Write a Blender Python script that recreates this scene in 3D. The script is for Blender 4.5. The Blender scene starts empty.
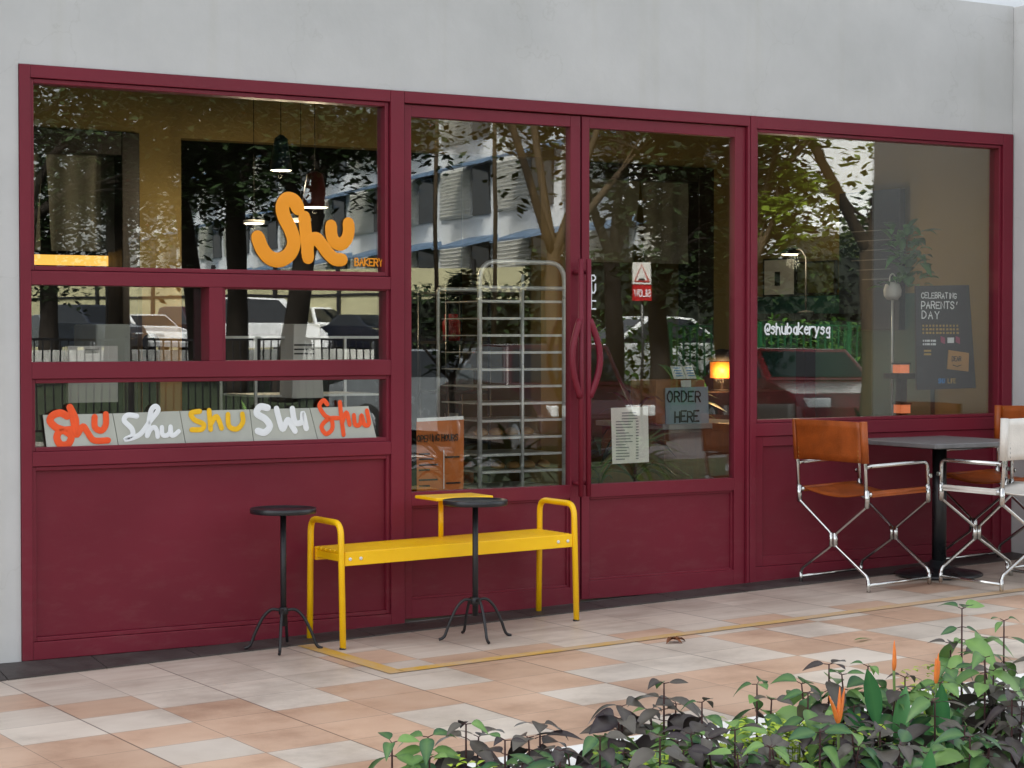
import bpy, math, random
from mathutils import Vector, Matrix
R=math.radians
rnd=random.Random(7)
SC=bpy.context.scene
COL=SC.collection
# ------------------------------------------------------------------ camera maths (survey of the place)
F=2028.0; CAMH=1.34; CAMD=7.896
YAW=R(31.28); PIT=R(1.33)
CAM=Vector((0,-CAMD,CAMH))
FW=Vector((math.sin(YAW)*math.cos(PIT),math.cos(YAW)*math.cos(PIT),-math.sin(PIT)))
RT=Vector((math.cos(YAW),-math.sin(YAW),0)); UP=RT.cross(FW)
def ray(px,py): return FW*F+RT*(px-512)+UP*(384-py)
def at(px,py,y=0.0):            # point of the plane Y=y seen at a pixel (survey helper)
    d=ray(px,py); return CAM+d*((y-CAM.y)/d.y)
def far(px,py,depth):           # a place across the street, from its mirror image in the glass
    d=ray(px,py)*(depth/F); p=CAM+d; return Vector((p.x,-p.y,p.z))
def zf(x): return 0.01+0.03*(x-2.5)   # the walkway ramps up along the shop front
# ------------------------------------------------------------------ materials
def srgb(h):
    h=h.lstrip('#'); c=[int(h[i:i+2],16)/255 for i in (0,2,4)]
    return tuple(x/12.92 if x<=.04045 else ((x+.055)/1.055)**2.4 for x in c)
def nodes(name):
    m=bpy.data.materials.new(name); m.use_nodes=True
    nt=m.node_tree; b=nt.nodes['Principled BSDF']; return m,nt,b
def mat(name,col,rough=.5,metal=0,var=.12,scale=6,bump=0,bscale=40,coat=0,spec=.5,stretch=None,sheen=0,trans=0):
    m,nt,b=nodes(name); N=nt.nodes; L=nt.links
    if isinstance(col,str): col=srgb(col)
    tc=N.new('ShaderNodeTexCoord'); src=tc.outputs['Object']
    if stretch:
        mp=N.new('ShaderNodeMapping'); mp.inputs['Scale'].default_value=stretch; L.new(src,mp.inputs['Vector']); src=mp.outputs['Vector']
    no=N.new('ShaderNodeTexNoise'); no.inputs['Scale'].default_value=scale; no.inputs['Detail'].default_value=6; L.new(src,no.inputs['Vector'])
    mix=N.new('ShaderNodeMix'); mix.data_type='RGBA'
    mix.inputs[6].default_value=(*[max(0,c*(1-var)) for c in col],1); mix.inputs[7].default_value=(*[min(1,c*(1+var)) for c in col],1)
    rmp=N.new('ShaderNodeMapRange'); rmp.inputs[1].default_value=.3; rmp.inputs[2].default_value=.7
    L.new(no.outputs['Fac'],rmp.inputs[0]); L.new(rmp.outputs[0],mix.inputs[0]); L.new(mix.outputs[2],b.inputs['Base Color'])
    r2=N.new('ShaderNodeMapRange'); r2.inputs[1].default_value=.3; r2.inputs[2].default_value=.7; r2.inputs[3].default_value=max(0,rough*.85); r2.inputs[4].default_value=min(1,rough*1.15)
    L.new(no.outputs['Fac'],r2.inputs[0]); L.new(r2.outputs[0],b.inputs['Roughness'])
    b.inputs['Metallic'].default_value=metal; b.inputs['Specular IOR Level'].default_value=spec
    if coat: b.inputs['Coat Weight'].default_value=coat; b.inputs['Coat Roughness'].default_value=.15
    if bump:
        n2=N.new('ShaderNodeTexNoise'); n2.inputs['Scale'].default_value=bscale; n2.inputs['Detail'].default_value=5; L.new(src,n2.inputs['Vector'])
        bp=N.new('ShaderNodeBump'); bp.inputs['Strength'].default_value=bump; bp.inputs['Distance'].default_value=.01
        L.new(n2.outputs['Fac'],bp.inputs['Height']); L.new(bp.outputs[0],b.inputs['Normal'])
    return m
def paint(name,col,rough):   # brushed oil paint with dust, scuffs and small chips low down
    m=mat(name,col,rough,var=.10,scale=2.0,bump=.06,bscale=30,spec=.32); nt=m.node_tree; N=nt.nodes; L=nt.links; b=N['Principled BSDF']
    src=b.inputs['Base Color'].links[0].from_socket
    ge=N.new('ShaderNodeNewGeometry'); sp=N.new('ShaderNodeSeparateXYZ'); L.new(ge.outputs['Position'],sp.inputs[0])
    mp=N.new('ShaderNodeMapping'); mp.inputs['Scale'].default_value=(3,3,9); L.new(ge.outputs['Position'],mp.inputs[0])
    no=N.new('ShaderNodeTexNoise'); no.inputs['Scale'].default_value=2.2; no.inputs['Detail'].default_value=9; no.inputs['Roughness'].default_value=.7; L.new(mp.outputs[0],no.inputs['Vector'])
    mr=N.new('ShaderNodeMapRange'); mr.inputs[1].default_value=.9; mr.inputs[2].default_value=.1; mr.inputs[3].default_value=0; mr.inputs[4].default_value=1; L.new(sp.outputs[2],mr.inputs[0])
    r2=N.new('ShaderNodeMapRange'); r2.inputs[1].default_value=.50; r2.inputs[2].default_value=.80; L.new(no.outputs['Fac'],r2.inputs[0])
    mu=N.new('ShaderNodeMath'); mu.operation='MULTIPLY'; L.new(mr.outputs[0],mu.inputs[0]); L.new(r2.outputs[0],mu.inputs[1])
    m3=N.new('ShaderNodeMath'); m3.operation='MULTIPLY'; m3.inputs[1].default_value=.22; L.new(mu.outputs[0],m3.inputs[0])
    mx=N.new('ShaderNodeMix'); mx.data_type='RGBA'; mx.inputs[7].default_value=(*srgb('#8f6a66'),1); L.new(m3.outputs[0],mx.inputs[0]); L.new(src,mx.inputs[6]); L.new(mx.outputs[2],b.inputs['Base Color'])
    return m
def emit(name,col,st):
    m,nt,b=nodes(name)
    b.inputs['Base Color'].default_value=(*srgb(col),1); b.inputs['Emission Color'].default_value=(*srgb(col),1); b.inputs['Emission Strength'].default_value=st
    return m
def leafmat(name,c1,c2,rough=.35,tr=.25):
    m,nt,b=nodes(name); N=nt.nodes; L=nt.links
    a=N.new('ShaderNodeAttribute'); a.attribute_name='tone'
    mix=N.new('ShaderNodeMix'); mix.data_type='RGBA'; mix.inputs[6].default_value=(*srgb(c1),1); mix.inputs[7].default_value=(*srgb(c2),1)
    L.new(a.outputs['Fac'],mix.inputs[0])
    tc=N.new('ShaderNodeTexCoord'); no=N.new('ShaderNodeTexNoise'); no.inputs['Scale'].default_value=45; L.new(tc.outputs['Object'],no.inputs['Vector'])
    m2=N.new('ShaderNodeMix'); m2.data_type='RGBA'; m2.blend_type='MULTIPLY'; m2.inputs[0].default_value=.5
    L.new(mix.outputs[2],m2.inputs[6]); L.new(no.outputs['Color'],m2.inputs[7])
    hs=N.new('ShaderNodeHueSaturation'); hs.inputs['Value'].default_value=1.35; L.new(m2.outputs[2],hs.inputs['Color'])
    m2o=hs.outputs[0]
    L.new(mix.outputs[2],b.inputs['Base Color'])
    b.inputs['Roughness'].default_value=rough; b.inputs['Specular IOR Level'].default_value=.42
    td=N.new('ShaderNodeBsdfTranslucent'); L.new(mix.outputs[2],td.inputs['Color'])
    ms=N.new('ShaderNodeMixShader'); ms.inputs[0].default_value=tr
    L.new(b.outputs[0],ms.inputs[1]); L.new(td.outputs[0],ms.inputs[2]); L.new(ms.outputs[0],N['Material Output'].inputs['Surface'])
    bp=N.new('ShaderNodeBump'); bp.inputs['Strength'].default_value=.25; bp.inputs['Distance'].default_value=.004
    L.new(no.outputs['Fac'],bp.inputs['Height']); L.new(bp.outputs[0],b.inputs['Normal'])
    return m
def wornmat(name,c1,c2):
    m,nt,b=nodes(name); N=nt.nodes; L=nt.links
    ge=N.new('ShaderNodeNewGeometry'); no=N.new('ShaderNodeTexNoise'); no.inputs['Scale'].default_value=5; no.inputs['Detail'].default_value=9; no.inputs['Roughness'].default_value=.75; L.new(ge.outputs['Position'],no.inputs['Vector'])
    sp=N.new('ShaderNodeSeparateXYZ'); L.new(ge.outputs['Position'],sp.inputs[0])
    sh=N.new('ShaderNodeMapRange'); sh.inputs[1].default_value=4; sh.inputs[2].default_value=6.5; sh.inputs[3].default_value=.03; sh.inputs[4].default_value=.20; L.new(sp.outputs[0],sh.inputs[0])
    ad=N.new('ShaderNodeMath'); ad.operation='ADD'; L.new(no.outputs['Fac'],ad.inputs[0]); L.new(sh.outputs[0],ad.inputs[1])
    r=N.new('ShaderNodeMapRange'); r.inputs[1].default_value=.42; r.inputs[2].default_value=.66; r.inputs[4].default_value=.85; L.new(ad.outputs[0],r.inputs[0])
    mx=N.new('ShaderNodeMix'); mx.data_type='RGBA'; mx.inputs[6].default_value=(*srgb(c1),1); mx.inputs[7].default_value=(*srgb(c2),1); L.new(r.outputs[0],mx.inputs[0]); L.new(mx.outputs[2],b.inputs['Base Color']); b.inputs['Roughness'].default_value=.6
    return m
def glassmat(name,tint,base,seed=0,bump=.004):
    m=bpy.data.materials.new(name); m.use_nodes=True; nt=m.node_tree; N=nt.nodes; L=nt.links
    N.remove(N['Principled BSDF'])
    t=N.new('ShaderNodeBsdfTransparent'); t.inputs[0].default_value=(*tint,1)
    g=N.new('ShaderNodeBsdfGlossy'); g.inputs['Roughness'].default_value=0; g.inputs[0].default_value=(.97,1,1,1)
    lw=N.new('ShaderNodeLayerWeight'); lw.inputs['Blend'].default_value=.5
    pw=N.new('ShaderNodeMath'); pw.operation='POWER'; pw.inputs[1].default_value=5; L.new(lw.outputs['Facing'],pw.inputs[0])
    ma=N.new('ShaderNodeMath'); ma.operation='MULTIPLY_ADD'; ma.inputs[1].default_value=1-base; ma.inputs[2].default_value=base; L.new(pw.outputs[0],ma.inputs[0])
    ms=N.new('ShaderNodeMixShader'); L.new(ma.outputs[0],ms.inputs[0]); L.new(t.outputs[0],ms.inputs[1]); L.new(g.outputs[0],ms.inputs[2])
    L.new(ms.outputs[0],N['Material Output'].inputs['Surface'])
    tc=N.new('ShaderNodeTexCoord'); mp=N.new('ShaderNodeMapping'); mp.inputs['Location'].default_value=(seed*3.1,0,seed*1.7); L.new(tc.outputs['Object'],mp.inputs[0])
    no=N.new('ShaderNodeTexNoise'); no.inputs['Scale'].default_value=2.2; no.inputs['Detail'].default_value=1; L.new(mp.outputs[0],no.inputs['Vector'])
    bp=N.new('ShaderNodeBump'); bp.inputs['Strength'].default_value=bump; bp.inputs['Distance'].default_value=.05
    L.new(no.outputs['Fac'],bp.inputs['Height']); L.new(bp.outputs[0],g.inputs['Normal'])
    return m
def plastermat():
    m,nt,b=nodes('grey_plaster'); N=nt.nodes; L=nt.links
    tc=N.new('ShaderNodeTexCoord')
    n1=N.new('ShaderNodeTexNoise'); n1.inputs['Scale'].default_value=1.6; n1.inputs['Detail'].default_value=9; n1.inputs['Roughness'].default_value=.62; L.new(tc.outputs['Object'],n1.inputs['Vector'])
    mp=N.new('ShaderNodeMapping'); mp.inputs['Scale'].default_value=(7,7,.5); L.new(tc.outputs['Object'],mp.inputs[0])
    n2=N.new('ShaderNodeTexNoise'); n2.inputs['Scale'].default_value=1.1; n2.inputs['Detail'].default_value=6; L.new(mp.outputs[0],n2.inputs['Vector'])
    r1=N.new('ShaderNodeValToRGB'); r1.color_ramp.elements[0].position=.3; r1.color_ramp.elements[1].position=.7
    r1.color_ramp.elements[0].color=(.505,.51,.50,1); r1.color_ramp.elements[1].color=(.60,.60,.59,1); L.new(n1.outputs['Fac'],r1.inputs[0])
    r2=N.new('ShaderNodeValToRGB'); r2.color_ramp.elements[0].position=.56; r2.color_ramp.elements[1].position=.74
    r2.color_ramp.elements[0].color=(1,1,1,1); r2.color_ramp.elements[1].color=(.955,.95,.92,1); L.new(n2.outputs['Fac'],r2.inputs[0])
    mx=N.new('ShaderNodeMix'); mx.data_type='RGBA'; mx.blend_type='MULTIPLY'; mx.inputs[0].default_value=1
    L.new(r1.outputs[0],mx.inputs[6]); L.new(r2.outputs[0],mx.inputs[7])
    vo=N.new('ShaderNodeTexVoronoi'); vo.feature='DISTANCE_TO_EDGE'; vo.inputs['Scale'].default_value=.9
    n3=N.new('ShaderNodeTexNoise'); n3.inputs['Scale'].default_value=3; n3.inputs['Detail'].default_value=6
    L.new(tc.outputs['Object'],n3.inputs['Vector'])
    ad=N.new('ShaderNodeVectorMath'); ad.operation='ADD'; L.new(tc.outputs['Object'],ad.inputs[0]); L.new(n3.outputs['Color'],ad.inputs[1]); L.new(ad.outputs[0],vo.inputs['Vector'])
    r3=N.new('ShaderNodeValToRGB'); r3.color_ramp.elements[0].color=(.93,.93,.92,1); r3.color_ramp.elements[1].color=(1,1,1,1); r3.color_ramp.elements[1].position=.006; L.new(vo.outputs['Distance'],r3.inputs[0])
    mx2=N.new('ShaderNodeMix'); mx2.data_type='RGBA'; mx2.blend_type='MULTIPLY'; mx2.inputs[0].default_value=1
    L.new(mx.outputs[2],mx2.inputs[6]); L.new(r3.outputs[0],mx2.inputs[7]); L.new(mx2.outputs[2],b.inputs['Base Color'])
    b.inputs['Roughness'].default_value=.9
    n4=N.new('ShaderNodeTexNoise'); n4.inputs['Scale'].default_value=9; n4.inputs['Detail'].default_value=8; L.new(tc.outputs['Object'],n4.inputs['Vector'])
    bp=N.new('ShaderNodeBump'); bp.inputs['Strength'].default_value=.25; bp.inputs['Distance'].default_value=.01; L.new(n4.outputs['Fac'],bp.inputs['Height']); L.new(bp.outputs[0],b.inputs['Normal'])
    return m
def tilemat(name,c1,c2,grime_shade=.58):
    m,nt,b=nodes(name); N=nt.nodes; L=nt.links
    tc=N.new('ShaderNodeTexCoord'); sp=N.new('ShaderNodeSeparateXYZ'); L.new(tc.outputs['Object'],sp.inputs[0])
    n1=N.new('ShaderNodeTexNoise'); n1.inputs['Scale'].default_value=2.2; n1.inputs['Detail'].default_value=8; n1.inputs['Roughness'].default_value=.65; L.new(tc.outputs['Object'],n1.inputs['Vector'])
    mp=N.new('ShaderNodeMapping'); mp.inputs['Scale'].default_value=(2,14,1); L.new(tc.outputs['Object'],mp.inputs[0])
    n2=N.new('ShaderNodeTexNoise'); n2.inputs['Scale'].default_value=1.5; n2.inputs['Detail'].default_value=5; L.new(mp.outputs[0],n2.inputs['Vector'])
    mx=N.new('ShaderNodeMix'); mx.data_type='RGBA'; mx.inputs[6].default_value=(*srgb(c1),1); mx.inputs[7].default_value=(*srgb(c2),1)
    mr=N.new('ShaderNodeMapRange'); mr.inputs[1].default_value=.33; mr.inputs[2].default_value=.67; L.new(n1.outputs['Fac'],mr.inputs[0]); L.new(mr.outputs[0],mx.inputs[0])
    # trodden-in grime plus painted shade, both densest along the shop front
    gy=N.new('ShaderNodeMapRange'); gy.inputs[1].default_value=-1.5; gy.inputs[2].default_value=-.35; L.new(sp.outputs[1],gy.inputs[0])
    gm=N.new('ShaderNodeMath'); gm.operation='MULTIPLY'; L.new(gy.outputs[0],gm.inputs[0])
    nr=N.new('ShaderNodeMapRange'); nr.inputs[1].default_value=.25; nr.inputs[2].default_value=.75; nr.inputs[3].default_value=.35; nr.inputs[4].default_value=1; L.new(n2.outputs['Fac'],nr.inputs[0]); L.new(nr.outputs[0],gm.inputs[1])
    g2=N.new('ShaderNodeMath'); g2.operation='MULTIPLY'; g2.inputs[1].default_value=grime_shade; L.new(gm.outputs[0],g2.inputs[0])
    mg=N.new('ShaderNodeMix'); mg.data_type='RGBA'; mg.inputs[7].default_value=(*srgb('#9c8070'),1); L.new(g2.outputs[0],mg.inputs[0]); L.new(mx.outputs[2],mg.inputs[6])
    at_=N.new('ShaderNodeAttribute'); at_.attribute_name='tone'
    tr=N.new('ShaderNodeMapRange'); tr.inputs[3].default_value=.90; tr.inputs[4].default_value=1.08; L.new(at_.outputs['Fac'],tr.inputs[0])
    n5=N.new('ShaderNodeTexNoise'); n5.inputs['Scale'].default_value=1.1; n5.inputs['Detail'].default_value=10; n5.inputs['Roughness'].default_value=.72; L.new(tc.outputs['Object'],n5.inputs['Vector'])
    sr=N.new('ShaderNodeMapRange'); sr.inputs[1].default_value=.36; sr.inputs[2].default_value=.52; sr.inputs[3].default_value=.80; sr.inputs[4].default_value=1; L.new(n5.outputs['Fac'],sr.inputs[0])
    tm=N.new('ShaderNodeMath'); tm.operation='MULTIPLY'; L.new(tr.outputs[0],tm.inputs[0]); L.new(sr.outputs[0],tm.inputs[1])
    vm=N.new('ShaderNodeVectorMath'); vm.operation='SCALE'; L.new(mg.outputs[2],vm.inputs[0]); L.new(tm.outputs[0],vm.inputs['Scale'])
    # joints
    def joint(out,off,step,wid):
        a=N.new('ShaderNodeMath'); a.operation='SUBTRACT'; a.inputs[1].default_value=off; L.new(out,a.inputs[0])
        p=N.new('ShaderNodeMath'); p.operation='PINGPONG'; p.inputs[1].default_value=step/2; L.new(a.outputs[0],p.inputs[0])
        # distance to nearest multiple of step
        l=N.new('ShaderNodeMath'); l.operation='LESS_THAN'; l.inputs[1].default_value=wid; L.new(p.outputs[0],l.inputs[0]); return l.outputs[0]
    jx=joint(sp.outputs[0],2.37,.3015,.0016); jy=joint(sp.outputs[1],-.19,.3,.0018); jx2=joint(sp.outputs[0],2.37,.603,.0030)
    mm=N.new('ShaderNodeMath'); mm.operation='MAXIMUM'; L.new(jx,mm.inputs[0]); L.new(jy,mm.inputs[1])
    m5=N.new('ShaderNodeMath'); m5.operation='MULTIPLY_ADD'; m5.inputs[1].default_value=.6; L.new(mm.outputs[0],m5.inputs[0])
    m6=N.new('ShaderNodeMath'); m6.operation='MULTIPLY'; m6.inputs[1].default_value=.6; L.new(jx2,m6.inputs[0]); L.new(m6.outputs[0],m5.inputs[2])
    cl=N.new('ShaderNodeMath'); cl.operation='MINIMUM'; cl.inputs[1].default_value=.9; L.new(m5.outputs[0],cl.inputs[0])
    mj=N.new('ShaderNodeMix'); mj.data_type='RGBA'; mj.inputs[7].default_value=(*srgb('#5a4a44'),1); L.new(cl.outputs[0],mj.inputs[0]); L.new(vm.outputs[0],mj.inputs[6])
    L.new(mj.outputs[2],b.inputs['Base Color'])
    rr=N.new('ShaderNodeMapRange'); rr.inputs[3].default_value=.28; rr.inputs[4].default_value=.55; L.new(n1.outputs['Fac'],rr.inputs[0]); L.new(rr.outputs[0],b.inputs['Roughness'])
    n3=N.new('ShaderNodeTexNoise'); n3.inputs['Scale'].default_value=90; L.new(tc.outputs['Object'],n3.inputs['Vector'])
    bp=N.new('ShaderNodeBump'); bp.inputs['Strength'].default_value=.12; bp.inputs['Distance'].default_value=.004; L.new(n3.outputs['Fac'],bp.inputs['Height']); L.new(bp.outputs[0],b.inputs['Normal'])
    return m
M={}
M['plaster']=plastermat()
M['burg']=paint('burgundy_paint','#721d2e',.46)
M['burgp']=paint('burgundy_panel','#6f1b2c',.44)
M['burgd']=mat('burgundy_seal','#3c141c',.6)
M['yellow']=mat('yellow_powder_coat','#ffc608',.34,var=.06,scale=8,bump=.03,bscale=200)
M['black']=mat('black_iron','#17171a',.45,var=.2,scale=20,bump=.1,bscale=80)
M['blacks']=mat('black_satin','#1d1f22',.3,var=.15,scale=10)
M['chrome']=mat('polished_steel','#c9c9c6',.16,metal=1,var=.08,scale=20)
M['steel']=mat('rack_steel','#e0e3e0',.32,metal=.35,var=.1,scale=12)
M['tan']=mat('tan_leather','#974812',.48,var=.22,scale=14,bump=.2,bscale=120)
M['cream']=mat('cream_leather','#dcd8d0',.5,var=.08,scale=14,bump=.15,bscale=120)
M['ttop']=mat('grey_tabletop','#6d6d6e',.35,var=.12,scale=18)
M['tileP']=tilemat('peach_tile','#c29e84','#d4b59c')
M['tileW']=tilemat('pale_tile','#ccc0b1','#ded3c5')
M['skirt']=mat('dark_slate','#413b39',.55,var=.35,scale=9,bump=.2,bscale=40)
M['conc']=mat('concrete','#8b8a86',.85,var=.2,scale=10,bump=.3)
M['kerb']=mat('white_kerb','#efeee9',.7,var=.08,scale=5,bump=.15,bscale=30)
M['tape']=wornmat('yellow_floor_tape','#c99c38','#bda389')
M['soil']=mat('soil','#38291f',.95,var=.4,scale=18,bump=.8,bscale=40)
M['olive']=mat('olive_limewash','#877546',.85,var=.14,scale=1.3,bump=.1,bscale=8)
M['dwood']=mat('dark_wood','#1e1410',.5,var=.3,scale=3,stretch=(8,8,.6))
M['wood']=mat('oak','#8a5a2c',.5,var=.25,scale=3,stretch=(1,10,10),bump=.1)
M['brown']=mat('brown_wood','#6e4022',.5,var=.3,scale=4,stretch=(8,8,1))
M['noren']=mat('linen','#77776c',.9,var=.1,scale=20,bump=.2,bscale=150)
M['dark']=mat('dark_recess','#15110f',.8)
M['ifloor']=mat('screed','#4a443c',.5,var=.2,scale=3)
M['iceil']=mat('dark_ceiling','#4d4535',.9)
M['white']=mat('white_card','#dcdad4',.6,var=.05)
M['paper']=mat('paper','#d6d6cf',.7,var=.06,scale=9)
M['grey']=mat('grey_card','#8da0aa',.7,var=.1,scale=6)
M['greym']=mat('pale_grey_card','#b3b7ad',.7,var=.1,scale=6)
M['kraft']=mat('orange_kraft','#b3642a',.75,var=.25,scale=5)
M['tanw']=mat('tan_board','#b58a52',.7,var=.15,scale=4)
M['wains']=mat('green_wainscot','#1f4a48',.5,var=.2,scale=3)
M['navy']=mat('navy_board','#1e2a3a',.5,var=.2,scale=3)
M['slate']=mat('charcoal_poster','#33353a',.7,var=.12,scale=5)
M['orange']=mat('orange_vinyl','#f29a0c',.45,var=.03)
M['oran2']=mat('orange_red_paint','#f0551c',.5,var=.08,scale=30)
M['wvin']=mat('white_vinyl','#e9eef0',.5,var=.04)
M['yvin']=mat('yellow_paint','#f0bd12',.5,var=.08,scale=30)
M['pink']=mat('pink_paint','#a34668',.6)
M['ink']=mat('black_ink','#131416',.6)
M['inkg']=mat('grey_ink','#70747a',.7)
M['gold']=mat('gold_ink','#b0904a',.7)
M['bluev']=mat('blue_ink','#3a86c8',.6)
M['red']=mat('red_enamel','#b3121c',.4)
M['lamp']=emit('lamp_glow','#fff0d8',1.3)
M['warm']=emit('warm_strip','#ffbe58',.5)
M['candle']=emit('candle_glow','#ff9060',.12)
M['amber']=emit('amber_shade','#ff8a2c',.22)
M['shadeb']=mat('blue_shade','#1c3d55',.5); M['shader']=mat('red_shade','#6b1d12',.5)
M['terra']=mat('terracotta','#7a4028',.8,var=.2)
M['mbark']=mat('brown_bark','#453827',.95,var=.4,scale=6,bump=.7,bscale=16,stretch=(3,3,.6))
M['dbark']=mat('dark_bark','#241d16',.95,var=.35,scale=6,bump=.6,bscale=16,stretch=(3,3,.6))
M['bark']=mat('bark','#5a4a3a',.95,var=.35,scale=6,bump=.6,bscale=16,stretch=(3,3,.6))
M['stem']=mat('purple_stem','#4a2c2c',.7); M['gstem']=mat('green_stem','#6f8a4a',.6)
M['lpurp']=leafmat('purple_leaf','#2c1f28','#6a655c',.33,.18)
M['lgreen']=leafmat('green_leaf','#27553c','#86ad60',.33)
M['lyell']=leafmat('lime_leaf','#8aa82c','#c6dc50',.45)
M['lhel']=leafmat('heliconia_leaf','#2c6640','#62a060',.32)
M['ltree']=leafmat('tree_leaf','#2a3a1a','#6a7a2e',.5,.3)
M['lbright']=leafmat('lit_tree_leaf','#4f6a1e','#93a83a',.5,.35)  # brighter copy of the tree leaf, sunlight put into its colour
M['ldark']=leafmat('dark_tree_leaf','#121d0e','#2e421f',.6,.14)  # darkened copy of the tree leaf, imitating crowns in shade
M['lindoor']=leafmat('indoor_leaf','#2c5a38','#5f9f58',.4)
M['flower']=mat('orange_bract','#f4853a',.45,var=.15,scale=30)
M['grass']=mat('grass','#26331a',.95,var=.4,scale=3,bump=.8,bscale=30)
M['asph']=mat('asphalt','#55565a',.9,var=.15,scale=4,bump=.3,bscale=60)
M['pave']=mat('pavement','#a09c94',.85,var=.12,scale=2)
M['bwall']=mat('building_white','#e3e6e8',.8,var=.05,scale=.4)
M['bbeige']=mat('building_beige','#b9aca6',.8,var=.06,scale=.4)
M['lime']=mat('lime_panel','#9fc43c',.6)
M['louv']=mat('louvre_grey','#dcdbd4',.6); M['bglass']=mat('window_dark','#202830',.12,spec=.8)
M['awn']=mat('blue_awning','#5f7690',.5); M['wroof']=mat('white_roof','#eef0f2',.5)
M['hoard']=mat('hoarding','#a9a583',.7,var=.1,scale=1.5)
M['gfence']=mat('green_railing','#1f5a33',.45)
M['hedge']=leafmat('hedge_leaf','#1f3f16','#4f7a2c',.5)
M['cdark']=mat('car_navy','#141a26',.2,coat=1); M['cwhite']=mat('car_white','#e6e8ea',.2,coat=1); M['cred']=mat('car_red','#5a0c18',.25,coat=1); M['cmar']=mat('car_maroon','#2e0a12',.2,coat=1)
M['csilver']=mat('car_silver','#9aa0a6',.25,metal=.6,coat=1)
M['cglass']=mat('car_glass','#0c1014',.06,spec=.8); M['tyre']=mat('tyre','#141414',.85); M['rim']=mat('rim','#9a9c9e',.3,metal=.9)
M['clight']=mat('headlight','#d8dde0',.1,spec=.8); M['tlight']=mat('tail_light','#a01818',.2); M['ind']=mat('indicator','#d8701a',.2)
GL=[glassmat('shop_glass_%s'%w,(.95,.95,.93),.090,i) for i,w in enumerate(('a','b','c','d','e','f','g'))]
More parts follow.
